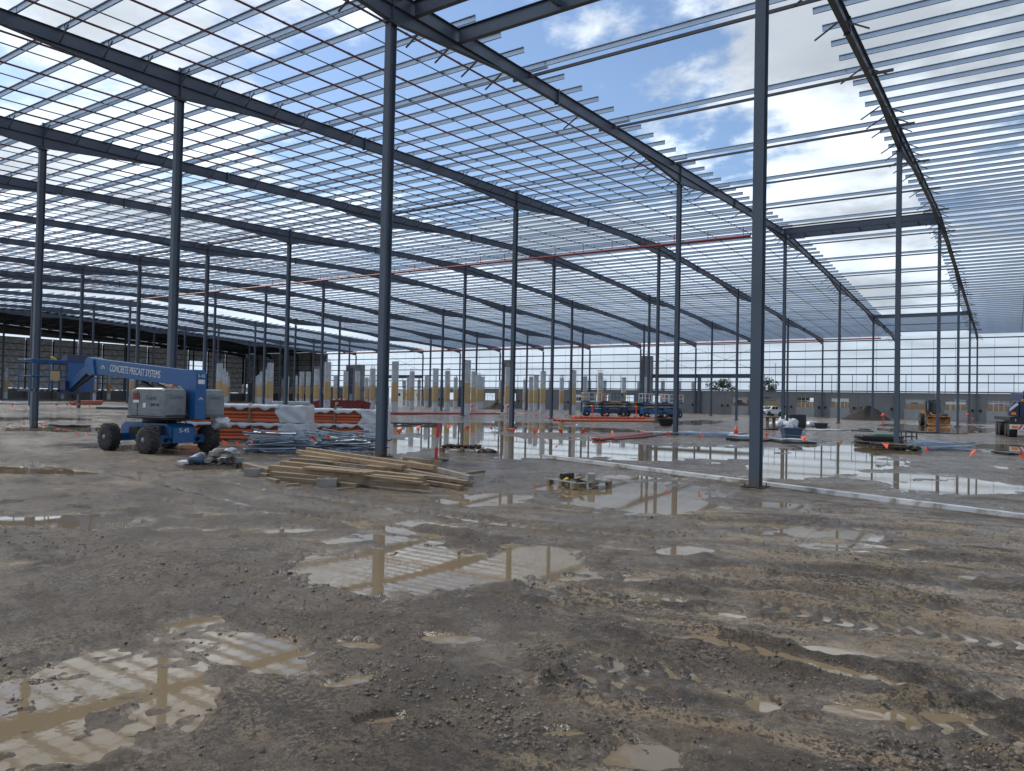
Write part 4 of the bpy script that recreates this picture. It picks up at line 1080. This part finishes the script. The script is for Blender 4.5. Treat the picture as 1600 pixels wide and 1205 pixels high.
f2 = [(1095,678),(1198,677),(1257,682),(1316,688),(1383,692),(1450,699),(1523,703),(1597,708),(1640,712)]
flagline(zline(f2, .95), zline(f2[1:], .95), 'orange bunting hanging past the steel column above the scattered sheets')
f3 = [(351,689),(371,689),(394,689),(486,682),(512,681),(563,676),(625,670)]
flagline(zline(f3, .62), zline(f3[:-1], .62), 'orange bunting drooping in front of the wrapped pipe bundles', .22)
f4 = [(12,662),(38,661),(60,661),(70,664),(90,669),(101,671),(111,673),(123,675),(134,677)]
flagline(zline(f4, .75), zline(f4, .75), 'short orange bunting tied to the steel column near the boom lift basket', .15)
# distant warning tapes and stakes
for i, (x0, y0, x1, y1, n_, lab) in enumerate(((885,648,1040,650,14,'faint orange bunting in front of the parked scissor lifts'),(740,640,870,652,9,'faint orange bunting between the sleeved columns'),(1395,640,1520,652,9,'orange bunting in front of the wheel loader'),(20,632,140,632,8,'faint orange bunting beyond the boom lift basket'))):
    pts = [gp(x0+(x1-x0)*k/(n_-1), y0+(y1-y0)*k/(n_-1)+1.5*math.sin(k*.9), .9) for k in range(n_)]
    flagline(pts, pts, lab, .26)
def small_stake(px_, py_, h, lab):
    p = gp(px_, py_); t = thing('marker_stake', lab, 'stake', p, 0, 'slim red stakes out on the site')
    MB().box((0,0,h/2),(.07,.07,h)).build('stake_post', M['orange'], t); MB().blob((0,0,h),(.16,.1,.14),int(px_),.3).build('tape_knot', M['orange'], t)
for px_, py_, h in ((737,655,1.3),(793,654,1.3),(925,661,1.5),(994,659,1.5),(1380,672,1.3),(1512,664,1.3)): small_stake(px_, py_, h, ('slim red stake wound with orange tape near the long red pipes' if px_ < 800 else 'slim red stake with orange tape before the scissor lifts' if px_ < 1000 else 'slim red stake with orange tape by the big soil heap' if px_ < 1400 else 'slim red stake with orange tape beside the wheel loader'))
p = gp(1150, 680)
t = thing('traffic_cone', 'orange traffic cone standing among the flat steel sheets', 'cone', p)
MB().box((0,0,.06),(.42,.42,.05)).build('cone_base', M['orange'], t); MB().lathe([(.17,.08),(.04,.58)], 16).build('cone_body', M['orange'], t)

# ------------------------------------------------------------------ orange and red pipes lying about
def lay_pipes(x0, y0, x1, y1, n, rad, label, cat='pipe', m='orange_pipe', sp=None, seed=1, group=None, layers=1, name='loose_pipe'):
    a, b = gp(x0, y0), gp(x1, y1); d = (b-a); L = d.length; d.normalize(); s = Vector((-d.y, d.x, 0)); r = random.Random(seed)
    me = MB().tube([(0,0,0),(L,0,0)], rad, 8).mesh(name, M[m])
    for i in range(n):
        lay, k = divmod(i, max(1, n//layers))
        o = link(name, me); p = a + s*(k*rad*2.05 + (sp or 0)*k) + d*r.uniform(-.4,.4)
        o.location = (p.x, p.y, rad+.02+lay*rad*1.75); o.rotation_euler = (0, 0, math.atan2(d.y, d.x)+r.gauss(0,.012))
        tag(o, label, cat, group or label)
lay_pipes(940,689,1022,679,3,.06,'dull red pipe lying loose on mud by the flooded area',m='redpipe',sp=.10)
lay_pipes(962,689,1040,680,2,.05,'thin dark red pipe beside the dull red pipes',m='redpipe_dark',sp=.1,seed=3)
lay_pipes(900,656,1010,657,6,.09,'orange pipe in the low stack before the scissor lifts',sp=.0,layers=2,seed=4)
lay_pipes(875,659,1030,660,4,.10,'orange pipe lying flat near the stakes before the scissor lifts',sp=.25,seed=5)
lay_pipes(612,648,780,648,6,.10,'long red pipe laid between the sleeved columns',m='redpipe',sp=.4,seed=6)
lay_pipes(118,634,160,633,7,.12,'orange pipe in the small heap beyond the boom lift basket',sp=.02,layers=2,seed=7)
lay_pipes(350,633,430,634,6,.12,'orange pipe lying beyond the wrapped bundles',sp=.5,seed=8)
lay_pipes(20,633,110,632,5,.1,'grey pipe scattered beyond the boom lift basket',m='galv_rod',sp=.9,seed=9)

# ------------------------------------------------------------------ machines and stores farther off
def scissor_lift(px_, py_, rz, body, rails, label, L=3.3, dep_off=0.):
    p = gp(px_, py_) + ID*dep_off
    t = thing('scissor_lift', label, 'scissor lift', (p.x,p.y,0), rz)
    for sx in (-1,1):
        for sy in (-1,1): wheel(t, (sx*L*.36, sy*.85, .42), (0,1,0), .42, .3, 'white', lugs=10)
    MB().bev((0,0,.75),(L,1.5,.55),.06).build('chassis', M[body], t)
    for sx in (-1,1): MB().bev((sx*L*.42,0,.9),(.5,1.75,.75),.05).build('end_cover', M[body], t)
    for i in range(4):
        for y in (-.5,.5):
            z = 1.12+i*.2
            MB().bar((-L*.42,y,z),(L*.42,y,z+.17),.06,.10).build('scissor_arm', M['precast_light' if i%2 else 'black'], t)
            MB().bar((L*.42,y+.07,z),(-L*.42,y+.07,z+.17),.06,.10).build('scissor_arm', M['precast_light' if i%2 else 'black'], t)
    MB().bev((0,0,2.0),(L+.3,1.8,.16),.03).build('platform', M[body], t)
    MB().box((0,-.915,2.0),(L*.5,.02,.13)).build('toe_board', M['yellow' if body=='blue_dark' else 'white'], t)
    for z in (2.55, 3.1):
        for y in (-.86,.86): MB().bar((-L/2-.12,y,z),(L/2+.12,y,z),.05,.05).build('rail', M[rails], t)
        for x in (-L/2-.12,L/2+.12): MB().bar((x,-.86,z),(x,.86,z),.05,.05).build('rail', M[rails], t)
    n = 5
    for i in range(n):
        for y in (-.86,.86): MB().bar((-L/2-.12+i*(L+.24)/(n-1),y,2.0),(-L/2-.12+i*(L+.24)/(n-1),y,3.1),.05,.05).build('rail_post', M[rails], t)
    MB().box((L*.3,-.7,2.85),(.35,.3,.35)).build('control_box', M['amber' if rails=='white' else 'blue'], t)
scissor_lift(930, 651, ANG, 'blue', 'white', 'blue scissor lift with white rails at the end of the parked row')
scissor_lift(960, 652, ANG+.05, 'blue_dark', 'blue', 'navy scissor lift with blue rails next to the white railed one', 3.0, .6)
scissor_lift(992, 652, ANG-.04, 'blue_dark', 'blue', 'navy scissor lift with yellow toe board between two others', 3.0, .2)
scissor_lift(1020, 653, ANG+.1, 'blue', 'white', 'blue scissor lift with white rails directly behind a steel column', 3.2, -.4)
scissor_lift(1050, 653, ANG+.5, 'blue', 'white', 'blue scissor lift turned at an angle beside the dark skip tub', 3.2, 2.)

def ute(px_, py_, rz):
    p = gp(px_, py_); t = thing('pickup_truck', 'white dual cab pickup truck parked by the precast wall', 'pickup', (p.x,p.y,0), rz)
    for x in (-1.6,1.55):
        for y in (-.78,.78): wheel(t, (x,y,.39), (0,1,0), .39, .26, 'precast_light', lugs=6)
    side = [(-2.6,.5),(2.55,.45),(2.65,.7),(2.6,1.0),(2.3,1.1),(1.35,1.18),(.65,1.78),(-.75,1.82),(-1.1,1.25),(-2.6,1.2)]
    b = MB(); b.prism(side, 1, -.88, .88); b.build('body', M['white'], t)
    MB().box((2.64,0,.82),(.06,1.3,.26)).build('grille', M['black'], t); MB().box((2.62,0,.5),(.14,1.75,.22)).build('bumper', M['black'], t)
    for y in (-.72,.72): MB().bev((2.6,y,.93),(.12,.32,.16),.03).build('headlight', M['plastic'], t)
    MB().add([(1.30,-.74,1.22),(1.30,.74,1.22),(.72,.66,1.74),(.72,-.66,1.74),(1.33,-.74,1.24),(1.33,.74,1.24),(.75,.66,1.76),(.75,-.66,1.76)],[(0,3,2,1),(4,5,6,7),(0,1,5,4),(1,2,6,5),(2,3,7,6),(3,0,4,7)]).build('windscreen', M['glass'], t)
    for s in (-1,1):
        for x0,x1 in ((-.0,.95),(-.85,-.1)): MB().prism([(x0,1.24),(x1,1.24),(min(x1,.62),1.70),(x0+.04,1.72)],1,s*.885-.01,s*.885+.01).build('side_window', M['glass'], t)
        for x in (-1.6,1.55): MB().lathe([(.48,-.02),(.48,.02)],20,Matrix.Translation((x,s*.885,.42))@Matrix.Rotation(math.pi/2,4,'X')).build('wheel_arch', M['black'], t)
        MB().bev((1.05,s*1.0,1.22),(.12,.2,.18),.03).build('mirror', M['white'], t)
    MB().box((-1.85,0,1.2),(1.4,1.5,.06)).build('tray', M['black'], t)
ute(1204, 650.5, -1.95)

def loader(px_, py_, rz):
    p = gp(px_, py_); t = thing('wheel_loader', 'muddy yellow wheel loader with dark cab parked near the wall windows', 'wheel loader', (p.x,p.y,0), rz)
    for x in (-1.35,1.35):
        for y in (-.85,.85): wheel(t, (x,y,.68), (0,1,0), .68, .5, 'orange_loader', lugs=14)
    MB().prism([(-2.4,.8),(-2.5,1.3),(-2.2,1.7),(-.6,1.75),(-.6,.7)],1,-.65,.65).build('engine_cover', M['orange_loader'], t)
    MB().bev((.6,0,.95),(2.0,.9,.7),.06).build('front_frame', M['orange_loader'], t)
    c = link('cab', None, t)
    for x in (-.75,.45):
        for y in (-.6,.6): MB().bar((x,y,1.4),(x+(.08 if x<0 else -.1),y*.92,2.75),.09,.09).build('cab_post', M['black'], c)
    MB().bev((-.15,0,2.82),(1.4,1.35,.16),.05).build('cab_roof', M['black'], c)
    MB().box((-.15,0,2.05),(1.12,1.08,1.25)).build('cab_glass', M['glass'], c)
    for y in (-.42,.42):
        MB().bar((.4,y,1.45),(2.1,y,.75),.16,.28).build('lift_arm', M['orange_loader'], t); MB().tube([(.6,y,1.0),(1.7,y,1.15)],.06,8).build('cylinder', M['black'], t)
    MB().prism([(2.1,.15),(3.0,.06),(3.02,.12),(2.3,.3),(2.2,.75),(2.5,1.05),(2.4,1.1),(2.02,.8)],1,-1.15,1.15).build('bucket', M['orange_loader'], t)
    for y in (-.5,.5): MB().bev((-2.45,y,1.75),(.1,.25,.14),.02).build('lamp', M['amber'], t)
loader(1458, 665, -1.25)

def crane_truck():
    # seen from behind; its body runs away from the viewer
    p = gp(1577, 684); ang = YAW - .46
    t = thing('mobile_crane', 'dark blue mobile crane truck with red and white chevron bumper', 'truck', (p.x,p.y,0), ang)
    W_ = 2.6
    for y in (.8, 2.2, 5.5, 7.0):
        for x in (.28, W_-.28): wheel(t, (x,y,.52), (1,0,0), .52, .5, 'black', lugs=14)
    MB().box((W_/2,4.2,.95),(1.2,8.0,.5)).build('chassis', M['black'], t)
    MB().bev((W_/2,4.0,1.35),(W_,8.0,.28),.04).build('deck', M['black'], t)
    MB().box((W_/2,-.02,1.05),(W_,.12,.55)).build('rear_panel', M['black'], t)
    bp = MB().box((W_/2,-.12,.78),(W_,.06,.34)).build('bumper', M['white'], t)
    for i in range(7):
        x = .65+i*.28; s = 1 if x < W_/2 else -1
        MB().prism([(x-.07-s*.1,.62),(x+.05-s*.1,.62),(x+.05+s*.1,.94),(x-.07+s*.1,.94)],1,-.165,-.148).build('chevron_stripe', M['redpaint'], bp)
    for x in (.3, W_-.3): MB().bev((x,-.17,.78),(.36,.06,.18),.02).build('tail_lamp', M['amber'], t)
    MB().bev((W_/2+.25,1.4,2.05),(1.95,2.6,1.1),.05).build('counterweight', M['blue_dark'], t)
    MB().prism([(0,1.55),(.55,1.55),(.55,2.5),(.3,2.55),(0,2.15)],1,.0,.9).build('rear_locker', M['blue_dark'], t)
    MB().prism([(0.0,1.85),(.0,2.08),(.42,2.50),(.55,2.36)],1,-.015,-.002).build('white_stripe', M['white'], t)
    MB().bev((.24,-.03,1.72),(.30,.05,.20),.03).build('warning_decal', M['amber'], t)
    cg = link('walkway_cage', None, t)
    for x in (1.05,1.75):
        for y in (.3,1.6): MB().bar((x,y,2.55),(x,y,3.35),.05,.05).build('cage_post', M['black'], cg)
    for z in (2.8,3.08,3.33):
        for y in (.3,1.6): MB().bar((1.05,y,z),(1.75,y,z),.05,.05).build('cage_rail', M['black'], cg)
        for x in (1.05,1.75): MB().bar((x,.3,z),(x,1.6,z),.05,.05).build('cage_rail', M['black'], cg)
    MB().bar((W_/2+.3,1.2,2.8),(W_/2+.3,9.5,3.1),.55,.6).build('boom', M['blue_dark'], t)
    MB().bev((W_-.6,6.5,2.2),(1.1,1.8,1.5),.08).build('cab', M['blue_dark'], t)
    MB().lathe([(.08,2.56),(.08,2.68),(.05,2.72)],10,Matrix.Translation((.8,.15,0))).build('beacon', M['amber'], t)
    MB().box((.36,-.08,1.25),(.04,.03,.16)).build('reflector', M['white'], t)
    MB().box((1.5,-.09,1.13),(.5,.03,.11)).build('number_plate', M['precast_light'], t)
crane_truck()

# maroon skip with white lettering
p = gp(534, 641); t = thing('skip_bin', 'maroon steel skip with white letters in front of sleeved columns', 'skip bin', (p.x,p.y,0), ANG)
L_, H_ = 6.2, 1.35
MB().prism([(-L_/2+.25,.12),(L_/2-.25,.12),(L_/2,H_),(-L_/2,H_)],1,-1.1,-1.04).build('side', M['maroon'], t); MB().prism([(-L_/2+.25,.12),(L_/2-.25,.12),(L_/2,H_),(-L_/2,H_)],1,1.04,1.1).build('side', M['maroon'], t)
MB().box((0,0,.15),(L_-.6,2.1,.08)).build('floor', M['maroon'], t)
for s in (-1,1): MB().bar((s*(L_/2-.25),0,.12),(s*L_/2,0,H_),2.1,.06,(0,1,0)).build('end_plate', M['maroon'], t)
for y in (-1.12,1.12): MB().bar((-L_/2,y,H_),(L_/2,y,H_),.12,.12).build('rim', M['maroon'], t)
for i in range(8): MB().box((-L_/2+.5+i*.74,-1.13,.72),(.09,.07,1.15)).build('stiffener', M['maroon'], t)
for i, s in enumerate(('K','O','P')): text_part(s, .85, M['white'] if s != 'O' else M['maroon'], t, frame_on((-1.95+i*.74*1.0,-1.175,.8),(1,0,0),(0,-1,0)))
for i in range(3): MB().box((-1.95+i*.74,-1.108,.42),(.4,.02,.08)).build('stencil_bar', M['white'] if i != 1 else M['maroon'], t)
for i in range(7): MB().blob((-2.2+i*.5,rnd.uniform(-.5,.5),1.2),(.4,.4,.4),i+60,.3,sub=1).build('debris', M[('soil','maroon','timber_wet')[i%3]], t)

# grey film-wrapped pallets behind the pipe bundles
for i in range(5):
    p = gp(432+i*11.5, 639) ; t = thing('wrapped_pallet', 'film wrapped grey pallet load in the row beside the maroon skip', 'pallet load', (p.x,p.y,0), ANG, 'film wrapped pallet loads')
    MB().bev((0,0,.62),(1.02,1.0,.98),.07).build('wrapped_load', M['plastic'], t)
    for z in (.36,.66): MB().box((0,-.505,z),(.96,.02,.05)).build('strap', M['precast'], t)
    MB().box((0,0,.07),(1.0,1.0,.12)).build('pallet_base', M['timber_wet'], t)

def heap(px_, py_, rx, ry, h, m, label, seed, group=None):
    p = gp(px_, py_); b = MB(); n, k = 40, 14; V = []; r = random.Random(seed); ph = [r.uniform(0,6) for _ in range(8)]
    for i in range(k):
        f = i/(k-1)
        for j in range(n):
            a = 2*math.pi*j/n; q = 1+.12*math.sin(2*a+ph[0])+.08*math.sin(3*a+ph[1])+.05*math.sin(7*a+ph[2])
            z = h*(.5+.5*math.cos(math.pi*f**.92))*(1+.10*math.sin(3*a+ph[3]+f*5)) if f < 1 else -.06
            V.append((rx*f*q*math.cos(a)+.03*r.uniform(-1,1)*rx, ry*f*q*math.sin(a), z + (.035*h*r.uniform(-1,1) if f < 1 else 0)))
    b.add(V, [(i*n+j,(i+1)*n+j,(i+1)*n+(j+1)%n,i*n+(j+1)%n) for i in range(k-1) for j in range(n)], True)
    o = b.build('soil_heap', M[m], None, (p.x,p.y,0), ANG); return tag(o, label, 'soil heap', group)
heap(1356, 657, 4.2, 3.2, 2.0, 'soil', 'large smooth conical heap of dark soil by the wall', 1)
heap(1272, 651, 5.0, 2.2, 1.0, 'soil', 'low long mound of dark soil under a window opening', 2)
heap(1312, 652, 4.5, 2., .9, 'soil', 'low soil mound next to the big conical heap', 3)
heap(1152, 645, 6.5, 3.5, 2.5, 'soil_red', 'broad reddish brown soil bank in front of the precast wall', 4)
heap(1205, 645, 5.0, 3.0, 2.2, 'soil_red', 'reddish brown soil mound behind the pickup truck', 5)
heap(822, 637, 4.5, 3.0, 2.6, 'soil', 'steep dark soil heap between two sleeved columns', 6)
heap(775, 640, 3.2, 2.5, 1.3, 'soil_red', 'small brown soil heap behind a sleeved column', 7)

# dark tub, drums, bags and sheets around the middle columns
def tub(px_, py_, r0, r1, h, m, label, rz=0):
    p = gp(px_, py_); t = thing('storage_tub', label, 'tub', (p.x,p.y,.03), ANG+rz)
    b = MB(); 
    V = [(-r0,-r0*.7,0),(r0,-r0*.7,0),(r0,r0*.7,0),(-r0,r0*.7,0),(-r1,-r1*.7,h),(r1,-r1*.7,h),(r1,r1*.7,h),(-r1,r1*.7,h),(-r1*.94,-r1*.64,h),(r1*.94,-r1*.64,h),(r1*.94,r1*.64,h),(-r1*.94,r1*.64,h),(-r0*.92,-r0*.62,.05),(r0*.92,-r0*.62,.05),(r0*.92,r0*.62,.05),(-r0*.92,r0*.62,.05)]
    fs = [(3,2,1,0),(12,13,14,15)]
    for a in (0,4,8):
        for i in range(4): fs.append((a+i,a+(i+1)%4,a+4+(i+1)%4,a+4+i))
    b.add(V, fs); b.build('shell', M[m], t)
    for s in (-1,1): MB().box((0,s*r1*.7,h-.03),(2*r1+.06,.05,.06)).build('rim', M[m], t); MB().box((s*r1,0,h-.03),(.05,1.4*r1,.06)).build('rim', M[m], t)
tub(1040,666,.42,.75,.62,'black','dark boat shaped skip tub beside the steel column')
tub(1236,686,.42,.55,.62,'tank','dark blue grey tub among flat sheets and bags')
tub(1283,671,.35,.45,.5,'black','small black tub beside the row of white bags')
def bag(px_, py_, rad, seed, label, group):
    p = gp(px_, py_); o = MB().blob((0,0,rad[2]*.75),rad,seed,.35,2,0,2.2).build('rubbish_bag', M['plastic'], None, p, ANG); tag(o, label, 'bag', group)
for i, (x, y, s) in enumerate(((1219,669,.5),(1228,668,.62),(1237,670,.55),(1206,670,.35),(1232,673,.4))): bag(x, y, (s,s*.8,s*.85), i, 'bulging white bag in the cluster beside the black crate', 'white bags by the black crate')
for i, (x, y, s) in enumerate(((1260,666,.4),(1267,667,.45),(1274,667,.4),(1292,668,.25))): bag(x, y, (s,s*.8,s*.7), i+20, 'smaller white bag in the row past the black crate', 'white bags past the black crate')
p = gp(1243,669); t = thing('black_crate', 'tall black crate with blue end panel behind the white bags', 'crate', (p.x,p.y,0), ANG)
MB().bev((0,0,.62),(1.35,1.,1.15),.03).build('crate_body', M['black'], t); MB().box((.72,0,.62),(.07,.9,1.1)).build('end_panel', M['tank'], t); MB().box((0,0,.03),(1.3,.9,.1)).build('skid', M['timber_wet'], t)
for z in (.3,.9): MB().box((.765,0,z),(.03,.5,.25)).build('label_plate', M['white'], t)
p = gp(1204,672); t = thing('cable_reel_table', 'rusty dark reel stand with thick legs and flat top near white bags', 'reel stand', (p.x,p.y,0), ANG)
MB().lathe([(.62,.95),(.64,1.0),(.64,1.08),(.6,1.1)],20).build('top_disc', M['timber_wet'], t); MB().lathe([(.60,.03),(.60,.12)],20).build('bottom_disc', M['black'], t)
for i in range(4):
    a = i*1.57+.6; MB().tube([(.35*math.cos(a),.35*math.sin(a),.1),(.35*math.cos(a),.35*math.sin(a),.97)],.09,8).build('leg', M['timber_wet'], t)
def sheet_on_ground(x0, y0, x1, y1, wd, th, m, label, z=.03, rz=0., group=None):
    a, b = gp(x0,y0), gp(x1,y1); d = b-a; L = d.length
    bb = MB(); n = 8; V = []
    for i in range(n+1):
        for q in (0, wd): 
            for zz in (0, th): V.append((L*i/n, q, zz+.02*math.sin(i*1.3+q)))
    fs = [(0,1,3,2),(4*n+2,4*n+3,4*n+1,4*n)]
    for i in range(n):
        k = 4*i; fs += [(k,k+4,k+5,k+1),(k+1,k+5,k+7,k+3),(k+3,k+7,k+6,k+2),(k+2,k+6,k+4,k)]
    bb.add(V, fs); o = bb.build('flat_sheet', M[m], None, (a.x,a.y,z), math.atan2(d.y,d.x)+rz); return tag(o, label, 'sheet', group)
sheet_on_ground(1134,689,1190,692,1.6,.12,'black','black based sheet stack lying before the traffic cone')
sheet_on_ground(1136,686,1188,688,1.5,.05,'plastic','crumpled pale plastic over the black sheet stack',.16)
sheet_on_ground(1190,690,1222,692,1.8,.10,'black','dark board on the mud between steel column and blue grey tub')
sheet_on_ground(1222,694,1276,695,1.4,.10,'black','dark edged board carrying pale sheet before the blue grey tub')
sheet_on_ground(1222,692,1280,692.5,1.3,.04,'precast_light','pale sheet lying on the dark edged board',.14)
sheet_on_ground(1120,680,1170,678,1.2,.05,'galv','shiny steel sheet flat on the ground behind the cone')
sheet_on_ground(1062,676,1120,680,.9,.05,'galv','shiny steel sheet beside the slender column foot')
sheet_on_ground(1285,674,1330,673,2.2,.05,'precast_light','pale board lying beyond the small black tub')
sheet_on_ground(1330,674,1346,675,1.2,.08,'black','small black mat lying alone on wet ground')
sheet_on_ground(1400,674,1490,679,1.5,.06,'black','long black mat lying around a steel column foot')
sheet_on_ground(612,664,690,665,1.8,.10,'black','dark flat frame lying behind the steel column in the wet',.05)
sheet_on_ground(75,667,128,668,.9,.09,'black','black rubber strip lying by the bunting and column')
sheet_on_ground(150,640,205,641,2.5,.25,'tank','dark tarpaulin lump lying beyond the boom lift')
sheet_on_ground(1575,712,1612,713,1.4,.08,'black','black board lying at the edge of the wet by bunting')
p = gp(1251,686); o = MB().bev((0,0,.22),(.4,.3,.42),.02).build('paint_bucket', M['plastic'], None, p, ANG); tag(o,'pale square drum standing beside the blue grey tub','drum')
# stacked black trays with green mesh on top
p = gp(1373,694); t = thing('tray_stack', 'stack of black ribbed trays under a strip of green mesh', 'tray stack', (p.x,p.y,0), ANG+.05)
for q in range(2):
    for i in range(14):
        MB().tube([(-1.05+i*.16,-.45,.14+q*.24),(-1.05+i*.16,.45,.14+q*.24)],.085,8).build('tray_rib', M['black'], t)
    MB().box((0,0,.03+q*.24),(2.3,.9,.03)).build('tray_base', M['black'], t)
MB().box((.25,.1,.52),(1.1,.5,.05)).build('green_mesh', M['green'], t)
p = gp(1388,703); t = thing('scrap_heap', 'low dark heap of scrap strips and rope at the steel column foot', 'scrap heap', (p.x,p.y,0), ANG)
r = random.Random(5)
for i in range(22): MB().bar((r.uniform(-1.0,-.1),r.uniform(-.4,.4),.05+.012*i),(r.uniform(.1,1.2),r.uniform(-.4,.4),.05+.012*i),.07,.03).build('scrap_strip', M[r.choice(['black','timber_wet','strut'])], t)
for i in range(5): MB().blob((r.uniform(.2,1.2),r.uniform(-.4,.4),.12),(.2,.15,.12),i+90,.4).build('scrap_lump', M['black'], t)
p = gp(1420,692); t = thing('wire_crate', 'small black wire crate beside the loose steel lengths', 'crate', (p.x,p.y,0), ANG)
for z in (.1,.35,.6):
    for a, b in (((-.3,-.25),(.3,-.25)),((.3,-.25),(.3,.25)),((.3,.25),(-.3,.25)),((-.3,.25),(-.3,-.25))): MB().bar((*a,z),(*b,z),.05,.05).build('crate_bar', M['black'], t)
for x in (-.3,.3):
    for y in (-.25,.25): MB().bar((x,y,.02),(x,y,.62),.05,.05).build('crate_post', M['black'], t)
r = random.Random(8)
c = gp(1478,704)
for i in range(34):
    o = link('steel_length', MB().bar((-r.uniform(.7,1.5),0,0),(r.uniform(.7,1.6),0,0),.07,.035).mesh('steel_length', M[r.choice(['galv','galv_rod','galv_rod','galv'])]))
    o.location = c + IR*r.gauss(0,.35) + ID*r.uniform(-.5,1.4) + Vector((0,0,.05+.010*i)); o.rotation_euler = (0, r.gauss(0,.05), ANG+r.gauss(0,.16))
    tag(o, 'loose galvanised steel length in the flat pile near the wire crate', 'steel length', 'loose steel lengths near the wire crate')
for i in range(20):
    o = link('steel_length', MB().bar((-r.uniform(1.,2.2),0,0),(r.uniform(1.,2.2),0,0),.09,.04).mesh('steel_length', M[r.choice(['galv','galv_rod'])]))
    c2 = gp(1110,683); o.location = c2 + IR*r.gauss(0,.8) + ID*r.uniform(-1,3.) + Vector((0,0,.05+.008*i)); o.rotation_euler = (0, 0, ANG+r.gauss(0,.14))
    tag(o, 'pale steel length scattered between the slender column and the cone', 'steel length', 'pale steel lengths near the cone')

# ------------------------------------------------------------------ beyond the walls: trees, sheds, fence
def tree(x, y, h, rx, label, m, seed, group=None):
    t = thing('tree', label, 'tree', (x,y,0), 0, group); r = random.Random(seed); b = MB()
    b.tube([(0,0,-.1),(.15,0,h*.3),(.1,.2,h*.55),(.2,.1,h*.8)],[h*.035,h*.028,h*.018,h*.006],8)
    for i in range(6):
        a = r.uniform(0,6.28); z = h*r.uniform(.3,.55); b.tube([(.1,.05,z),(rx*.4*math.cos(a),rx*.4*math.sin(a),z+h*.14),(rx*.75*math.cos(a),rx*.75*math.sin(a),z+h*.25)],[h*.014,h*.009,h*.003],6)
    b.build('trunk', M['bark'], t)
    cl = MB(); cs = [(r.gauss(0,.42)*rx, r.gauss(0,.42)*rx, h*r.uniform(.5,.95), r.uniform(.18,.36)*rx) for _ in range(20)]
    for cx, cy, cz, cr in cs:
        for _ in range(60):
            d = Vector((r.gauss(0,1),r.gauss(0,1),r.gauss(0,.75))).normalized()*cr*r.random()**.4; s = r.uniform(.16,.32)
            u = Vector((r.gauss(0,1),r.gauss(0,1),r.gauss(0,1))).normalized(); v = u.cross(Vector((r.gauss(0,1),r.gauss(0,1),r.gauss(0,1)))).normalized()
            c0 = Vector((cx,cy,cz))+d; cl.add([c0-u*s, c0+v*s*.5, c0+u*s, c0-v*s*.5],[(0,1,2,3)])
    o = cl.build('crown', M[m], t); stuff(o)
def beyond(px_, Y): return on_y(px_, 620, Y)
for i, (px_, Y, h, rx, lab) in enumerate(((1128,190,8.6,3.6,'bushy dark tree rising above the wall behind a slender column'),(1192,200,9.0,4.0,'dark rounded tree rising above the wall near the pickup'),(1203,215,7.6,2.4,'small dark tree beside the rounded tree above the wall'),(1252,185,4.2,2.2,'green shrubby tree seen through a window opening'),(1075,178,4.6,3.4,'dark hedge like tree seen through the wall opening'),(1112,170,4.4,2.4,'green tree seen through the narrow wall opening'),(378,240,5.5,6.,'bright green tree seen through the doorway in the foil wall'))):
    p = beyond(px_, Y); tree(p.x, Y, h, rx, lab, 'leaf' if 'green' in lab else 'leaf_dark', i+3)
r = random.Random(2)
for i, (px_, Y, wd, ht, m_) in enumerate(((1210,205,14,4.2,'precast_light'),(1325,210,10,4.2,'white'),(1372,200,9,3.8,'precast_light'),(1432,215,16,4.4,'precast_light'),(1490,205,8,3.8,'white'),(1165,215,12,4.2,'precast_light'),(880,230,20,4.5,'white'),(650,235,16,5.2,'white'),(1575,205,14,4.2,'precast_light'))):
    p = beyond(px_, Y); t = thing('site_shed', ('white','long white','pale grey','wide white','small white','low grey','broad white','tall white','far white')[i]+' flat roofed shed glimpsed through the wall openings', 'shed', (p.x,Y,0), .04*i)
    MB().box((0,0,ht/2),(wd,6,ht)).build('shed_wall', M[m_], t); MB().box((0,0,ht+.1),(wd+.6,6.6,.2)).build('shed_roof', M['steel'], t)
    for k in range(int(wd//3)): MB().box((-wd/2+1.5+k*3,-3.02,ht*.62),(1.6,.08,1.2)).build('window', M['glass'], t)
fe = thing('timber_fence', 'tan paling fence seen through the window openings of the precast wall', 'fence', (0,172,0))
xa, xb = beyond(1180,172).x, beyond(1600,172).x
pal = MB().box((0,0,1.45),(1.4,.06,2.9)).mesh('fence_board', M['brickwork'])
x = xa
while x < xb: link('fence_board', pal, fe, (x,0,0)); x += 1.45
# mast behind the wall
p = beyond(1211,175); t = thing('radio_mast', 'thin radio mast standing behind the precast wall near the trees', 'mast', (p.x,175,0))
MB().tube([(0,0,0),(0,0,11.6)],[.09,.05],8).build('mast_pole', M['brace'], t); MB().box((0,0,11.4),(.5,.06,.06)).build('aerial', M['brace'], t)
